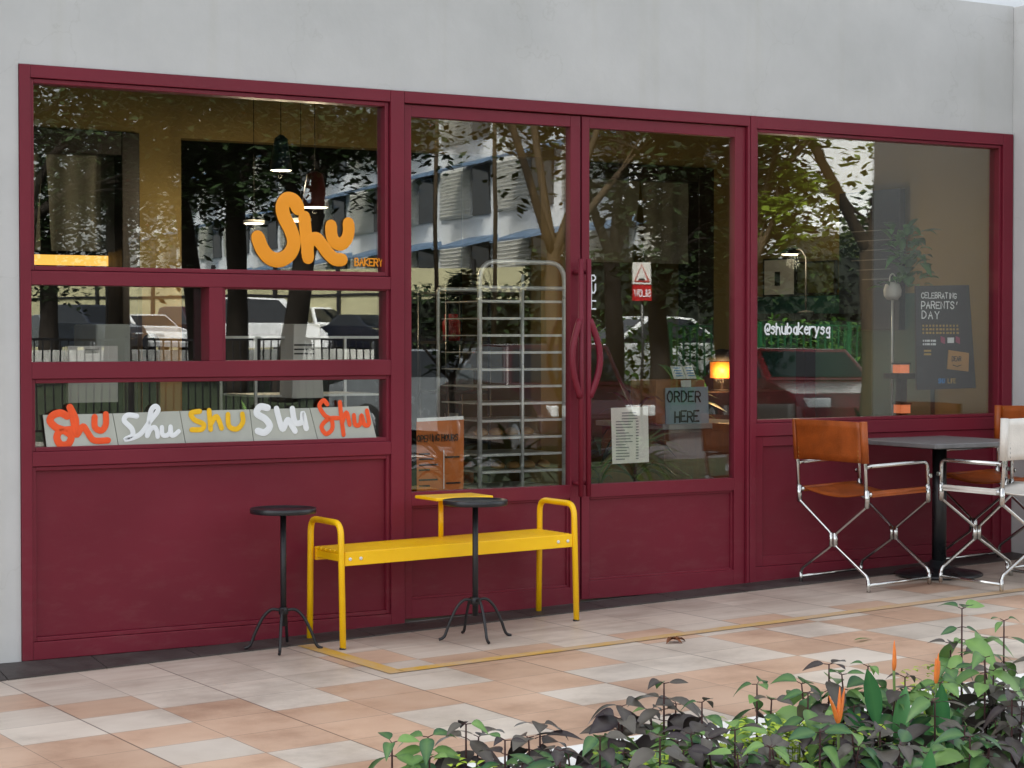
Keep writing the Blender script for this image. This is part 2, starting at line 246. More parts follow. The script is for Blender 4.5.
# ------------------------------------------------------------------ mesh building
class MB:
    def __init__(s): s.v=[]; s.f=[]; s.m=[]; s.sm=[]; s.t=[]
    def add(s,vs,fs,mi=0,smooth=False,tone=None):
        o=len(s.v); s.v+= [tuple(v) for v in vs]
        for f in fs: s.f.append([i+o for i in f]); s.m.append(mi); s.sm.append(smooth)
        s.t+= [tone if tone is not None else 0.0]*len(vs)
        return s
    def box(s,x0,x1,y0,y1,z0,z1,mi=0):
        v=[(x,y,z) for x in (x0,x1) for y in (y0,y1) for z in (z0,z1)]
        return s.add(v,[(0,1,3,2),(4,6,7,5),(0,4,5,1),(2,3,7,6),(0,2,6,4),(1,5,7,3)],mi)
    def hexa(s,p,mi=0):   # 8 points: bottom 4 ccw, top 4 ccw
        return s.add(p,[(3,2,1,0),(4,5,6,7),(0,1,5,4),(1,2,6,5),(2,3,7,6),(3,0,4,7)],mi)
    def prism(s,poly,d,mi=0):  # polygon of 3D points extruded by vector d
        n=len(poly); d=Vector(d); a=[Vector(p) for p in poly]
        return s.add(a+[p+d for p in a],[tuple(range(n))[::-1],tuple(range(n,2*n))]+[(i,(i+1)%n,n+(i+1)%n,n+i) for i in range(n)],mi)
    def tube(s,pts,r,seg=8,mi=0,flat=None,caps=True,round_=False):
        # sweep; r number or list; flat=(normal,half thickness): elliptical brush-stroke section
        P=[Vector(p) for p in pts]
        Q=[P[0]]
        rr=[r]*len(P) if not hasattr(r,'__len__') else list(r)
        q=[rr[0]]
        for p,k in zip(P[1:],rr[1:]):
            if (p-Q[-1]).length>1e-5: Q.append(p); q.append(k)
        P,rr=Q,q
        n=len(P)
        if n<2: return s
        T=[((P[min(i+1,n-1)]-P[i]).normalized()+(P[i]-P[max(i-1,0)]).normalized()) for i in range(n)]
        T=[t.normalized() if t.length>1e-6 else Vector((0,0,1)) for t in T]
        rings=[]
        if flat: Nn=Vector(flat[0]).normalized()
        else:
            a=Vector((0,0,1)) if abs(T[0].z)<.9 else Vector((1,0,0)); U=T[0].cross(a).normalized()
        seq=[]
        if round_ or flat:
            for a in (0.15,.5,.8): seq.append((P[0]-T[0]*rr[0]*(1-a*a)**.5 if False else P[0]-T[0]*rr[0]*math.cos(math.asin(a)),T[0],rr[0]*a))
        for i in range(n): seq.append((P[i],T[i],rr[i]))
        if round_ or flat:
            for a in (.8,.5,.15): seq.append((P[-1]+T[-1]*rr[-1]*math.cos(math.asin(a)),T[-1],rr[-1]*a))
        for i,(p,t,k) in enumerate(seq):
            if flat:
                S=Nn.cross(t).normalized(); ring=[p+S*k*math.cos(2*math.pi*j/seg)+Nn*flat[1]*math.sin(2*math.pi*j/seg) for j in range(seg)]
            else:
                U=(U-t*U.dot(t)).normalized(); V=t.cross(U); 
                c=1.0
                ring=[p+(U*math.cos(2*math.pi*j/seg)+V*math.sin(2*math.pi*j/seg))*k for j in range(seg)]
            rings.append(ring)
        vs=[v for r_ in rings for v in r_]; m=len(rings); fs=[]
        for i in range(m-1):
            for j in range(seg): fs.append((i*seg+j,i*seg+(j+1)%seg,(i+1)*seg+(j+1)%seg,(i+1)*seg+j))
        s.add(vs,fs,mi,not flat)
        if caps:
            o=len(s.v)-len(vs)
            s.f.append([o+j for j in range(seg)][::-1]); s.m.append(mi); s.sm.append(False)
            s.f.append([o+(m-1)*seg+j for j in range(seg)]); s.m.append(mi); s.sm.append(False)
        return s
    def lathe(s,c,prof,seg=24,mi=0,axis='z',smooth=True):
        vs=[];fs=[];c=Vector(c)
        for r,h in prof:
            for j in range(seg):
                a=2*math.pi*j/seg; x,y=r*math.cos(a),r*math.sin(a)
                vs.append(c+(Vector((x,y,h)) if axis=='z' else Vector((x,h,y)) if axis=='y' else Vector((h,x,y))))
        m=len(prof)
        for i in range(m-1):
            for j in range(seg): fs.append((i*seg+j,i*seg+(j+1)%seg,(i+1)*seg+(j+1)%seg,(i+1)*seg+j))
        fs.append(tuple(range(seg))[::-1]); fs.append(tuple((m-1)*seg+j for j in range(seg)))
        return s.add(vs,fs,mi,smooth)
    def leaf(s,p,d,up,L,W,droop=.3,fold=.25,tone=.5,n=4,mi=0):
        d=Vector(d).normalized(); up=Vector(up); side=d.cross(up)
        if side.length<1e-4: side=Vector((1,0,0))
        side.normalize(); nn=side.cross(d).normalized()
        prof=[(0,.04),(.22,.72),(.45,1),(.72,.68),(1,.02)] if n==4 else [(i/n,max(.03,math.sin(math.pi*min(1,(i/n)**.8*.97+.02)))) for i in range(n+1)]
        vs=[];fs=[]; p=Vector(p)
        for u,w in prof:
            c=p+d*L*u-Vector((0,0,1))*droop*L*u*u
            vs+= [c-side*W*.5*w+nn*fold*W*w*.5, c, c+side*W*.5*w+nn*fold*W*w*.5]
        for i in range(len(prof)-1):
            a=3*i; fs+= [(a,a+1,a+4,a+3),(a+1,a+2,a+5,a+4)]
        s.add(vs,fs,mi,True,tone)
        o=len(s.v)-len(vs)
        for i in range(len(prof)): s.t[o+3*i+1]=min(1,tone+.34); s.t[o+3*i]=max(0,tone-.12*(i%2))
        return s
    def obj(s,name,mats,parent=None,bevel=0,tone=False,loc=None,autosm=False):
        me=bpy.data.meshes.new(name); me.from_pydata(s.v,[],s.f)
        mats=mats if isinstance(mats,(list,tuple)) else [mats]
        for k in mats: me.materials.append(M[k] if isinstance(k,str) else k)
        me.polygons.foreach_set('material_index',s.m); me.polygons.foreach_set('use_smooth',s.sm)
        if tone:
            at_=me.attributes.new('tone','FLOAT','POINT'); at_.data.foreach_set('value',s.t)
        me.update()
        o=bpy.data.objects.new(name,me); COL.objects.link(o)
        if parent is not None: o.parent=parent
        if loc is not None: o.location=loc
        if bevel:
            b=o.modifiers.new('bevel','BEVEL'); b.width=bevel; b.segments=2; b.limit_method='ANGLE'; b.angle_limit=R(40)
        return o
def tag(o,label,cat,group=None):
    o['label']=label; o['category']=cat
    if group: o['group']=group
    return o
def struct(o): o['kind']='structure'; return o
def thing(name,label,cat,loc=(0,0,0),rz=0,group=None):
    o=bpy.data.objects.new(name,None); COL.objects.link(o); o.location=loc; o.rotation_euler=(0,0,rz); o.empty_display_size=.1
    return tag(o,label,cat,group)
def kids(o): return [c for c in COL.objects if c.parent is o]
def copy_tree(o,parent=None):
    c=o.copy(); COL.objects.link(c)
    if parent is not None: c.parent=parent
    for k in kids(o): copy_tree(k,c)
    return c
def fillet(pts,r,n=5):
    P=[Vector(p) for p in pts]; out=[P[0]]
    for i in range(1,len(P)-1):
        a=(P[i-1]-P[i]); b=(P[i+1]-P[i]); la,lb=a.length,b.length; k=min(r,la*.48,lb*.48)
        s,e=P[i]+a.normalized()*k,P[i]+b.normalized()*k
        for j in range(n+1):
            t=j/n; out.append(s*(1-t)**2+P[i]*2*t*(1-t)+e*t*t)
    return out+[P[-1]]
def spline(pts,n=6):
    P=[Vector(p) for p in pts]
    if len(P)<3: return P
    out=[]
    for i in range(len(P)-1):
        p0=P[max(i-1,0)];p1=P[i];p2=P[i+1];p3=P[min(i+2,len(P)-1)]
        for j in range(n):
            t=j/n; out.append(.5*((2*p1)+(p2-p0)*t+(2*p0-5*p1+4*p2-p3)*t*t+(3*p1-p0-3*p2+p3)*t**3))
    return out+[P[-1]]
# hand-lettered capital strokes on a 6 x 10 grid
FONT={'A':'00 3a 60|14 54','B':'00 0a 4a 58 45 05|45 63 51 40 00','C':'68 4a 2a 07 03 20 40 62','D':'00 0a 3a 67 63 30 00','E':'6a 0a 00 60|05 45','F':'6a 0a 00|05 45','G':'68 4a 2a 07 03 20 40 62 64 34','H':'0a 00|6a 60|05 65','I':'3a 30','J':'5a 53 40 20 03','K':'0a 00|6a 05 60','L':'0a 00 60','M':'00 0a 34 6a 60','N':'00 0a 60 6a','O':'2a 07 03 20 40 63 67 4a 2a','P':'00 0a 4a 68 66 44 04','Q':'2a 07 03 20 40 63 67 4a 2a|42 60','R':'00 0a 4a 68 66 45 05|35 60','S':'68 4a 2a 08 16 54 62 40 20 02','T':'0a 6a|3a 30','U':'0a 03 20 40 63 6a','V':'0a 30 6a','W':'0a 10 36 50 6a','X':'0a 60|6a 00','Y':'0a 35 6a|35 30',"'":'3a 27','&':'60 18 2a 48 04 02 20 40 63',
 's':'56 37 16 15 44 52 30 11','h':'0a 00|04 27 46 50','u':'07 02 20 40 57|57 50','b':'0a 00|05 37 55 52 30 01','a':'57 50|56 37 15 12 30 52','k':'0a 00|57 03 50','e':'14 54 56 37 15 12 30 51','r':'07 00|04 27 57','y':'07 22|57 1-','g':'57 5- 2-|56 37 15 12 31 52','@':'44 36 24 33 44 53 66 69 4a 2a 07 03 20 50','.':'30 31','1':'18 3a 30','5':'6a 0a 06 46 63 40 01'}
def gc(c): return 10 if c=='a' else -3 if c=='-' else int(c)
def write(mb,text,o,ux,uz,h,w,nrm,mi=0,gap=.30,seg=5,jit=0.0,t=.0012,cw=1.0):
    # o lower-left; ux,uz unit vectors; h cap height; w stroke half width
    x=0; o=Vector(o); ux=Vector(ux); uz=Vector(uz); r_=random.Random(len(text)*7+3)
    for ch in text:
        if ch==' ': x+=h*.4*cw; continue
        j=(r_.random()-.5)*jit*h; k=1+(r_.random()-.5)*jit
        for st in FONT[ch].split('|'):
            pts=[o+ux*(x+gc(a[0])/10*h*.95*cw)+uz*(gc(a[1])/10*h*k+j) for a in st.split()]
            mb.tube(pts,w,seg,mi,flat=(nrm,t))
        x+=h*(.62*cw+gap) if ch not in "I'.1" else h*(.36*cw+gap*.7)
    return x
def brush(mb,paths,w,y,conv,mi=0,t=.004,seg=8):
    for i,pa in enumerate(paths):
        wid=w
        if pa and isinstance(pa[0],(int,float)): wid,pa=pa[0],pa[1:]
        pts=[at(*conv(*p),y)+Vector((0,-.0006*i,0)) for p in pa]
        mb.tube(spline(pts,7),wid,seg,mi,flat=((0,-1,0),t))
# ================================================================== SETTING: ground, walkway, room
S=.3015; X0,Y0=2.37,-.19
PAT={0:'',1:'PGGGGPGGGGGGGGGPGGG',2:'GPWGGWPPWPWPWPWWGWP',3:'WWPWPWPPWWPWPPWPWPP',4:'PPPPPPPWWWPPWWPWPPW',5:'PWPPWPWPPPWPWPWPPWP',6:'PPWPWPPPPWPPWPPWPPW',7:'PWPPPPWPPPPWPPWPPWP'}
mb=MB(); r_=random.Random(3)
for j in range(-1,8):
    for i in range(-24,34):
        xa,xb=X0+i*S,X0+(i+1)*S; yb=Y0-j*.3 if j>=0 else Y0+.3; ya=Y0-(j+1)*.3 if j>=0 else Y0
        if j==7: ya=-2.545
        row=PAT.get(j,''); k=i+1
        if j<=0: c='G'
        elif 0<=k<len(row): c=row[k]
        else: c='P' if r_.random()<.58 else 'W'
        mb.add([(xa,ya,zf(xa)),(xb,ya,zf(xb)),(xb,yb,zf(xb)),(xa,yb,zf(xa))],[(0,1,2,3)],0 if c=='P' else 1,False,r_.random())
struct(mb.obj('walkway',['tileP','tileW'],tone=True))
mb=MB(); xs=[-5,2.36,12.6]
mb.prism([(-4.8,-2.55,zf(-4.8)-.25),(12.6,-2.55,zf(12.6)-.25),(12.6,-2.55,zf(12.6)+.015),(-4.8,-2.55,zf(-4.8)+.015)],(0,-.26,0))
struct(mb.obj('kerb','kerb',bevel=.012))
mb=MB()   # dark slate strip at the foot of the shop front
n=60
for i in range(n):
    xa=-4+i*12/n; xb=-4+(i+1)*12/n-.004*(1 if i%2 else 0)
    za,zb_=max(.047,zf(xa)+.012),max(.047,zf(xb)+.012)
    mb.hexa([(xa,-.178,zf(xa)-.05),(xb,-.178,zf(xb)-.05),(xb,.0,zf(xb)-.05),(xa,.0,zf(xa)-.05),(xa,-.178,zf(xa)+.006),(xb,-.178,zf(xb)+.006),(xb,-.002,zb_),(xa,-.002,za)],0)
struct(mb.obj('skirting_kerb','skirt'))
mb=MB(); mb.hexa([(4.246,-.07,.03),(6.15,-.07,.09),(6.15,.2,.09),(4.246,.2,.03),(4.246,-.07,.071),(6.15,-.07,.126),(6.15,.2,.126),(4.246,.2,.076)],0)
struct(mb.obj('door_threshold','conc'))
mb=MB()
def tape(p,q,w):
    p=Vector(p);q=Vector(q);d=(q-p).normalized();s=Vector((-d.y,d.x))*w/2
    n=max(1,int((q-p).length/.25))
    for i in range(n):
        a=p.lerp(q,i/n);b=p.lerp(q,(i+1)/n)
        mb.add([(*(v),zf(v.x)+.003) for v in (a-s,b-s,b+s,a+s)],[(0,1,2,3)])
tape((3.665,-.19),(3.665,-1.02),.07); tape((3.69,-.985),(11,-.985),.07)
tag(mb.obj('floor_tape','tape'),'worn yellow tape line marking out the seating area on the tiles','floor tape')
# outdoor ground: profile swept along x
def gz(y):
    for (a,za),(b,zb_) in zip(GP,GP[1:]):
        if b<=y<=a: t=(y-a)/(b-a); return za+(zb_-za)*t
    return GP[-1][1]
GP=[(-2.74,-.14),(-12,-.14),(-12.02,-.26),(-19.5,-.26),(-19.52,-.12),(-22,-.1),(-40,.72),(-400,.72)]
mb=MB()
ys=[8,-2.74,-4.7,-7.2,-12,-12.02,-19.5,-19.52,-22,-31,-40,-42,-70,-120,-400]
xsn=[-300,-60,-15,15,45,75,140,400]
for a,b in zip(ys,ys[1:]):
    mi={-4.7:0,-7.2:2,-12:1,-12.02:2,-19.5:3,-19.52:2}.get(b,1)
    if b<=-70: mi=3 if b==-70 else 1
    za=gz(a) if a<=-2.74 else -.3; zb_=gz(b)
    if a==8: zb_=-.3
    if a==-2.74: za=-.14
    for xa,xb in zip(xsn,xsn[1:]):
        mb.add([(xa,b,zb_),(xb,b,zb_),(xb,a,za),(xa,a,za)],[(0,1,2,3)],mi)
struct(mb.obj('ground',['soil','grass','pave','asph']))
mb=MB()
for k in range(-10,30):
    mb.box(k*6,k*6+2.6,-15.8,-15.68,-.3,-.255)
struct(mb.obj('road_markings','white'))
mb=MB(); mb.box(-40,120,-41.9,-41.5,.5,1.0); struct(mb.obj('car_park_kerb','kerb'))
# room behind the glass
RX0,RX1,RY=1.2,8.5,3.0
struct(MB().box(RX0,RX1,.1,7,-.06,.062).obj('shop_floor','ifloor'))
struct(MB().box(RX0,RX1+.1,.12,7,2.95,3.09).obj('shop_ceiling','iceil'))
mb=MB()
def hole(px0,py0,px1,py1,y): a=at(px0,py0,y); b=at(px1,py1,y); return a.x,b.x,b.z,a.z
o1=hole(20,127,139,420,RY); o2=hole(181,138,541,420,RY); o3=hole(566,161,711,470,RY)
x=RX0
for (a,b,lo,hi) in (o1,o2,o3):
    mb.box(x,a,RY,RY+.12,.062,2.95); mb.box(a,b,RY,RY+.12,hi,2.95); x=b
mb.box(x,RX1,RY,RY+.12,.062,2.95)
struct(mb.obj('back_wall','olive'))
struct(MB().box(RX1,RX1+.1,.12,7,.062,2.95).obj('side_wall','olive'))
struct(MB().box(RX0-.1,RX0,.12,7,.062,2.95).obj('partition_wall','olive'))
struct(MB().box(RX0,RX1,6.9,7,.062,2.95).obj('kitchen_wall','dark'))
struct(MB().box(7.95,RX1+.1,.10,.118,-.06,3.0).obj('return_wall','olive'))
# ================================================================== FACADE WALL, SOFFIT, PILLAR
mb=MB(); mb.box(-6,2.514,.012,.12,-.2,3.105); mb.box(2.514,7.939,.012,.12,2.424,3.105)
tag(mb.obj('plaster_wall','plaster'),'smooth grey plastered wall framing the burgundy shop front','wall')
tag(MB().box(7.941,8.6,-1.02,.098,-.2,3.103).obj('pillar','plaster',bevel=.006),'plastered white pillar at the right end of the shop front','pillar')
tag(MB().box(-6,9.5,.13,7.1,3.096,3.25).obj('shop_roof','bwall'),'flat roof slab of the shop','roof')
ub=thing('shade_block','white block added behind the shop roof to shade the walkway and planting bed','building',(3,4,3.25))  # windowed block added to keep direct sun off the walkway and plants
MB().box(-26,26,.2,12,0,15).obj('wall','bwall',ub); MB().box(-26.3,26.3,-.2,12.4,15.002,15.4).obj('roof','wroof',ub)
for k in range(10):
    for j in range(1,4): MB().box(-23+k*5,-20+k*5,.12,.196,j*3.4+1,j*3.4+2.6).obj('window','bglass',ub)
# ================================================================== SHOP FRONT
def ring(mb,x0,x1,z0,z1,w,ya,yb,mi=0):
    mb.box(x0,x0+w,ya,yb,z0,z1,mi); mb.box(x1-w,x1,ya,yb,z0,z1,mi)
    mb.box(x0+w,x1-w,ya,yb,z1-w,z1,mi); mb.box(x0+w,x1-w,ya,yb,z0,z0+w,mi)
bw=.018
lw=thing('shop_window','wide burgundy window bay with five painted cards, left of the doors','shop window',(2.514,0,.05))
def P(o): # re-base world meshes onto the parent
    o.matrix_parent_inverse=Matrix.Translation(o.parent.location).inverted(); return o
f=MB()
f.box(2.516,2.560,0,.10,.047,2.422); f.box(4.176,4.243,0,.10,.047,2.422)
panes=[(2.577,4.154,1.624,2.351),(2.562,3.318,1.241,1.546),(3.398,4.160,1.241,1.542),(2.577,4.160,.898,1.154)]
for z0,z1 in ((2.371,2.422),(1.548,1.604),(1.172,1.239),(.822,.880),(.047,.118)):
    f.box(2.560,4.176,.002,.10,z0,z1)
f.box(3.320,3.381,.003,.098,1.239,1.548)
for i,(a,b,c,d) in enumerate(panes):
    if i==1: continue
    ring(f,a-bw,b+bw,c-bw,d+bw,bw,.014,.09)
ring(f,2.561,4.175,.119,.821,.017,.012,.09)
P(f.obj('frame','burg',lw,bevel=.0025))
f=MB(); f.box(2.578,4.158,.030,.06,.136,.804); P(f.obj('lower_panel','burgp',lw,bevel=.002))
for i,(a,b,c,d) in enumerate(panes):
    yy=.085 if i==1 else .05
    g=MB().box(a-.003,b+.003,yy,yy+.008,c-.003,d+.003); P(g.obj('pane',GL[i],lw))
# door surround
df=MB(); df.box(4.2445,6.163,.001,.10,2.371,2.4215); df.box(6.148,6.163,.001,.10,.09,2.3705); df.box(4.2445,4.2505,.02,.10,.06,2.3705)
tag(df.obj('door_frame','burg',bevel=.002),'burgundy header and jambs around the pair of doors','door frame')
def door(name,x0,x1,z0,gx0,gx1,hx,side,gl,label):
    t=thing(name,label,'door',(hx,0,z0))
    f=MB(); ya,yb=.018,.062
    f.box(x0,gx0,ya,yb,z0,2.366); f.box(gx1,x1,ya,yb,z0,2.366)
    for a,b in ((2.314,2.366),(.588,.650),(z0,z0+.085)): f.box(gx0,gx1,ya+.001,yb,a,b)
    ring(f,gx0-.0005,gx1+.0005,z0+.084,.589,.012,ya+.012,yb-.002)
    P(f.obj('frame','burg',t,bevel=.002))
    P(MB().box(gx0+.011,gx1-.011,ya+.022,yb-.004,z0+.095,.578).obj('kick_panel','burgp',t))
    P(MB().box(gx0-.003,gx1+.003,.04,.048,.647,2.317).obj('pane',GL[gl],t))
    h=MB()  # pull handle: tall bar with a bowed grip
    xc=hx; s=side
    bar=[(xc,-.045,.60),(xc,-.045,1.70)]
    h.tube(bar,.013,10)
    arc=[(xc+s*(.006+.050*math.sin(math.pi*k/16)),-.045-.012*math.sin(math.pi*k/16),1.06+.36*k/16) for k in range(17)]
    h.tube(arc,.016,10)
    for z in (.66,1.64): h.tube([(xc,-.05,z),(xc,.02,z)],.010,8)
    P(h.obj('handle','burg',t))
    return t
dl=door('glass_door',4.252,5.180,.088,4.287,5.126,at(581,400,-.045).x,-1,4,'left burgundy glass door with orange notice in its lower corner')
dr=door('glass_door',5.190,6.146,.112,5.231,6.082,at(588.5,400,-.045).x,1,5,'right burgundy glass door with white menu sheet and door lettering')
dg=MB(); dg.box(5.181,5.189,.03,.06,.10,2.366); P(dg.obj('meeting_seal','burgd',dl))
rw=thing('shop_window','large single burgundy picture window behind the cafe table','shop window',(6.165,0,.05))
f=MB(); f.box(6.166,6.203,0,.10,.10,2.422); f.box(7.862,7.934,0,.10,.10,2.422)
for z0,z1 in ((2.362,2.422),(.850,.914),(.05,.205)): f.box(6.203,7.862,.002,.10,z0,z1)
ring(f,6.204,7.861,.915,2.361,.016,.014,.09)
ring(f,6.204,7.861,.206,.849,.050,.012,.09)
P(f.obj('frame','burg',rw,bevel=.0025))
P(MB().box(6.253,7.812,.028,.06,.255,.800).obj('lower_panel','burgp',rw))
P(MB().box(6.219,7.846,.05,.058,.930,2.346).obj('pane',GL[6],rw))
# ---- lettering on the glass
GY=.046
lg=MB(); cv=lambda x,y:(240+x*.15625,180+y*.15625)
brush(lg,[[.032,(370,178),(345,135),(300,125),(272,170),(285,240),(325,320),(345,400),(320,470),(260,510),(195,500),(145,445),(115,370)],
 [.029,(412,240),(420,330),(430,420),(435,495)],[.029,(430,470),(440,400),(485,375),(520,410),(560,465),(605,505),(650,510)],
 [.0285,(582,295),(585,350),(605,395),(645,410),(680,380),(695,330),(693,280)]],.03,GY,cv,0,.0012)
lo=lg.obj('lettering','orange'); tag(lo,'big orange brush lettering stuck on the upper left window glass','lettering')
bk=MB(); p=at(355,265.5,GY); write(bk,'BAKERY',p,(1,0,0),(0,0,1),.031,.0036,(0,-1,0),gap=.14,t=.002)
tag(bk.obj('lettering','orange'),'tiny orange capitals beside the big orange brush lettering','lettering')
pu=MB()
for ch,py in zip('PULL',(284,293,301,309)):
    write(pu,ch,at(591.3,py,.015),(1,0,0),(0,0,1),.040,.0045,(0,-1,0),t=.002)
P2=pu.obj('lettering','wvin'); tag(P2,'small white capitals stacked vertically on the right glass door','lettering')
sb=MB(); p=at(765,334,GY); write(sb,'@shubakery.sg'.replace('.',''),p,(1,0,0),(0,0,1),.052,.0055,(0,-1,0),gap=.06,t=.002,jit=.08)
tag(sb.obj('lettering','wvin'),'white handwritten account name on the right picture window','lettering')
# five cards behind the low pane
c3=lambda x,y:(30+x*.1855,380+y*.1855); c4=lambda x,y:(210+x*.1855,380+y*.1855); c5=lambda x,y:(20+x*.3906,350+y*.3906)
CY=.034
edges_t=[(43,415),(113,413.5),(180,411),(250,409.5),(310,408),(369,406)]; edges_b=[(47,449),(119,446.5),(186,444),(254,441.5),(318,439.5),(377,437.5)]
LET=[('oran2',[[.015,(200,195),(165,178),(125,190),(108,220),(140,255),(190,275),(222,305),(205,345),(165,348),(145,310),(165,275),(235,262),(245,215),(215,148)],[.013,(215,150),(232,215),(250,295),(285,250),(312,285),(345,325),(420,325)],[.013,(348,200),(350,255),(385,272),(408,240),(408,185)]],c3),
 ('wvin',[[.011,(575,195),(525,190),(508,220),(548,262),(552,300),(515,320),(590,295),(645,225),(690,165),(675,142),(650,175),(632,300)],[.010,(634,298),(648,268),(670,255),(684,275),(688,305)],[.010,(710,255),(713,292),(732,300),(752,285),(757,252)],[.010,(757,252),(762,295),(778,296),(800,277)]],c3),
 ('yvin',[[.011,(460,157),(438,162),(446,178),(470,190),(465,203),(440,204)],[.011,(484,155),(488,203)],[.011,(488,190),(503,170),(516,200)],[.011,(532,165),(535,195),(555,202),(570,185),(569,164)]],c5),
 ('wvin',[[.015,(310,150),(270,145),(252,180),(300,212),(322,250),(295,282),(258,275)],[.013,(358,155),(372,210),(392,265),(418,215),(440,245),(458,275)],[.013,(443,155),(458,228),(495,225),(500,180),(518,260)]],c4),
 ('oran2',[[.010,(632,130),(612,110),(590,140),(618,190),(655,215),(658,265),(625,290),(602,250),(640,210),(690,205)],[.010,(700,120),(708,200),(720,295)],[.010,(712,230),(735,175),(752,240)],[.010,(775,190),(782,240),(808,238),(816,190),(832,240),(856,235),(845,165)]],c4)]
CL=['grey card with thick orange-red looped lettering at the left end of the row','grey card with white flowing script, second in the row','grey card with yellow block-like lettering, middle of the row','grey card with angular thick white lettering, fourth in the row','grey card with thin orange-red lettering at the right end of the row']
for i in range(5):
    q=[at(*p,CY) for p in (edges_t[i],edges_t[i+1],edges_b[i+1],edges_b[i])]
    q[1].x-=.003; q[2].x-=.003
    c=MB().prism(q,(0,.006,0)).obj('sign_card','greym'); tag(c,CL[i],'sign card','hand painted cards along the low window')
    m_=MB(); brush(m_,LET[i][1],.015,CY-.002,LET[i][2],0,.0007,6); m_.obj('lettering',LET[i][0],c)
# menu sheet on the right door, taped inside
q=[at(*p,.052) for p in ((611,408),(648,406.5),(649,462),(612.5,464))]
c=MB().prism(q,(0,.002,0)).obj('menu_sheet','paper'); tag(c,'white printed menu sheet taped inside the right glass door','menu sheet')
m_=MB(); r_=random.Random(5)
for k in range(17):
    py=413+k*2.9; a=at(616 if k>2 else 622,py,.050); L_=.05+.05*r_.random()
    m_.box(a.x,a.x+L_,.0495,.0508,a.z-.0022,a.z+.0022); 
    if k>2: m_.box(a.x+.115,a.x+.130,.0495,.0508,a.z-.0022,a.z+.0022)
m_.obj('print','inkg',c)
# orange opening-hours notice
q=[at(*p,.053) for p in ((416.5,421),(464,419),(463.5,489),(417,492))]
c=MB().prism(q,(0,.002,0)).obj('notice_sheet','kraft'); tag(c,'orange kraft opening hours notice in the left door corner','notice')
m_=MB(); p=at(417.5,441.5,.05); write(m_,'OPENING HOURS',p,(1,0,0),(0,0,1),.028,.0026,(0,-1,0),gap=.13,t=.0012,jit=.15,cw=.80)
for k,(px,py) in enumerate(((419,455),(419,460),(419,466),(419,471),(445,458),(419,481),(419,487),(446,484))):
    a=at(px,py,.05); m_.box(a.x,a.x+.055+.02*(k%3),.0485,.0505,a.z,a.z+.007)
m_.obj('print','ink',c)
m_=MB(); a=at(443.5,450,.05); b=at(446,489,.05); m_.box(a.x,a.x+.003,.0485,.0505,b.z,a.z); a=at(417,421.8,.05); b=at(463.5,419.5,.05)
m_.prism([a,b,b+Vector((0,0,.016)),a+Vector((0,0,.016))],(0,.002,0)); m_.obj('border','wvin',c)
# ================================================================== STREET FURNITURE
bn=thing('bench','yellow powder coated metal bench with hooped arms and side tray','bench',(4.32,-.24,zf(4.32)))
zb=lambda x:.447+.018*(x-3.75)
def hoop(x):
    m_=MB(); yb,yf=-.075,-.375
    top=zf(x)+.535-.01*(x-3.75)
    top=.567+.0275*(x-3.74)
    m_.tube(fillet([(x-.006,yb,zf(x)+.004),(x,yb,top),(x,yf+.015,top),(x-.004,yf-.012,zf(x)+.004)],.055,7),.0135,10); return m_
for x in (3.748,4.900):
    o=P(hoop(x).obj('leg_hoop','yellow',bn))
    for yy in (-.077,-.386):
        q=MB().lathe((x-.005,yy,zf(x)),[(.0145,0),(.0145,.006),(.012,.008)],10).obj('foot_cap','blacks'); q.parent=o; q.matrix_parent_inverse=Matrix()
m_=MB()
for (ya,yb) in ((-.372,-.352),(-.098,-.078)):
    a,b=3.762,4.886
    m_.hexa([(a,ya,zb(a)-.058),(b,ya,zb(b)-.058),(b,yb,zb(b)-.058),(a,yb,zb(a)-.058),(a,ya,zb(a)),(b,ya,zb(b)),(b,yb,zb(b)),(a,yb,zb(a))])
for x in (3.775,4.32,4.873): m_.box(x-.012,x+.012,-.352,-.098,zb(x)-.045,zb(x)-.013)
P(m_.obj('seat_rail','yellow',bn,bevel=.003))
for k in range(6):
    ya=-.350+k*.0425; a,b=3.764,4.884
    m_=MB().hexa([(a,ya,zb(a)-.012),(b,ya,zb(b)-.012),(b,ya+.033,zb(b)-.012),(a,ya+.033,zb(a)-.012),(a,ya,zb(a)+.001),(b,ya,zb(b)+.001),(b,ya+.033,zb(b)+.001),(a,ya+.033,zb(a)+.001)])
    P(m_.obj('slat','yellow',bn,bevel=.003))
for x in (3.785,3.835,4.81,4.86): P(MB().lathe((x,-.372,zb(x)-.03),[(.008,0),(.007,-.003),(.003,-.004)],10,0,'y').obj('bolt_head','steel',bn))
tz=.648; m_=MB(); m_.prism([(4.235,-.105,tz),(4.52,-.105,tz),(4.52,-.30,tz),(4.235,-.30,tz)],(0,0,-.014)); tr=P(m_.obj('side_tray','yellow',bn,bevel=.004))
m_=MB(); m_.tube([(4.355,-.125,zb(4.3)-.03),(4.355,-.125,tz-.013)],.0115,10); m_.box(4.33,4.38,-.15,-.11,tz-.02,tz-.0142)
P(m_.obj('tray_post','yellow',bn))
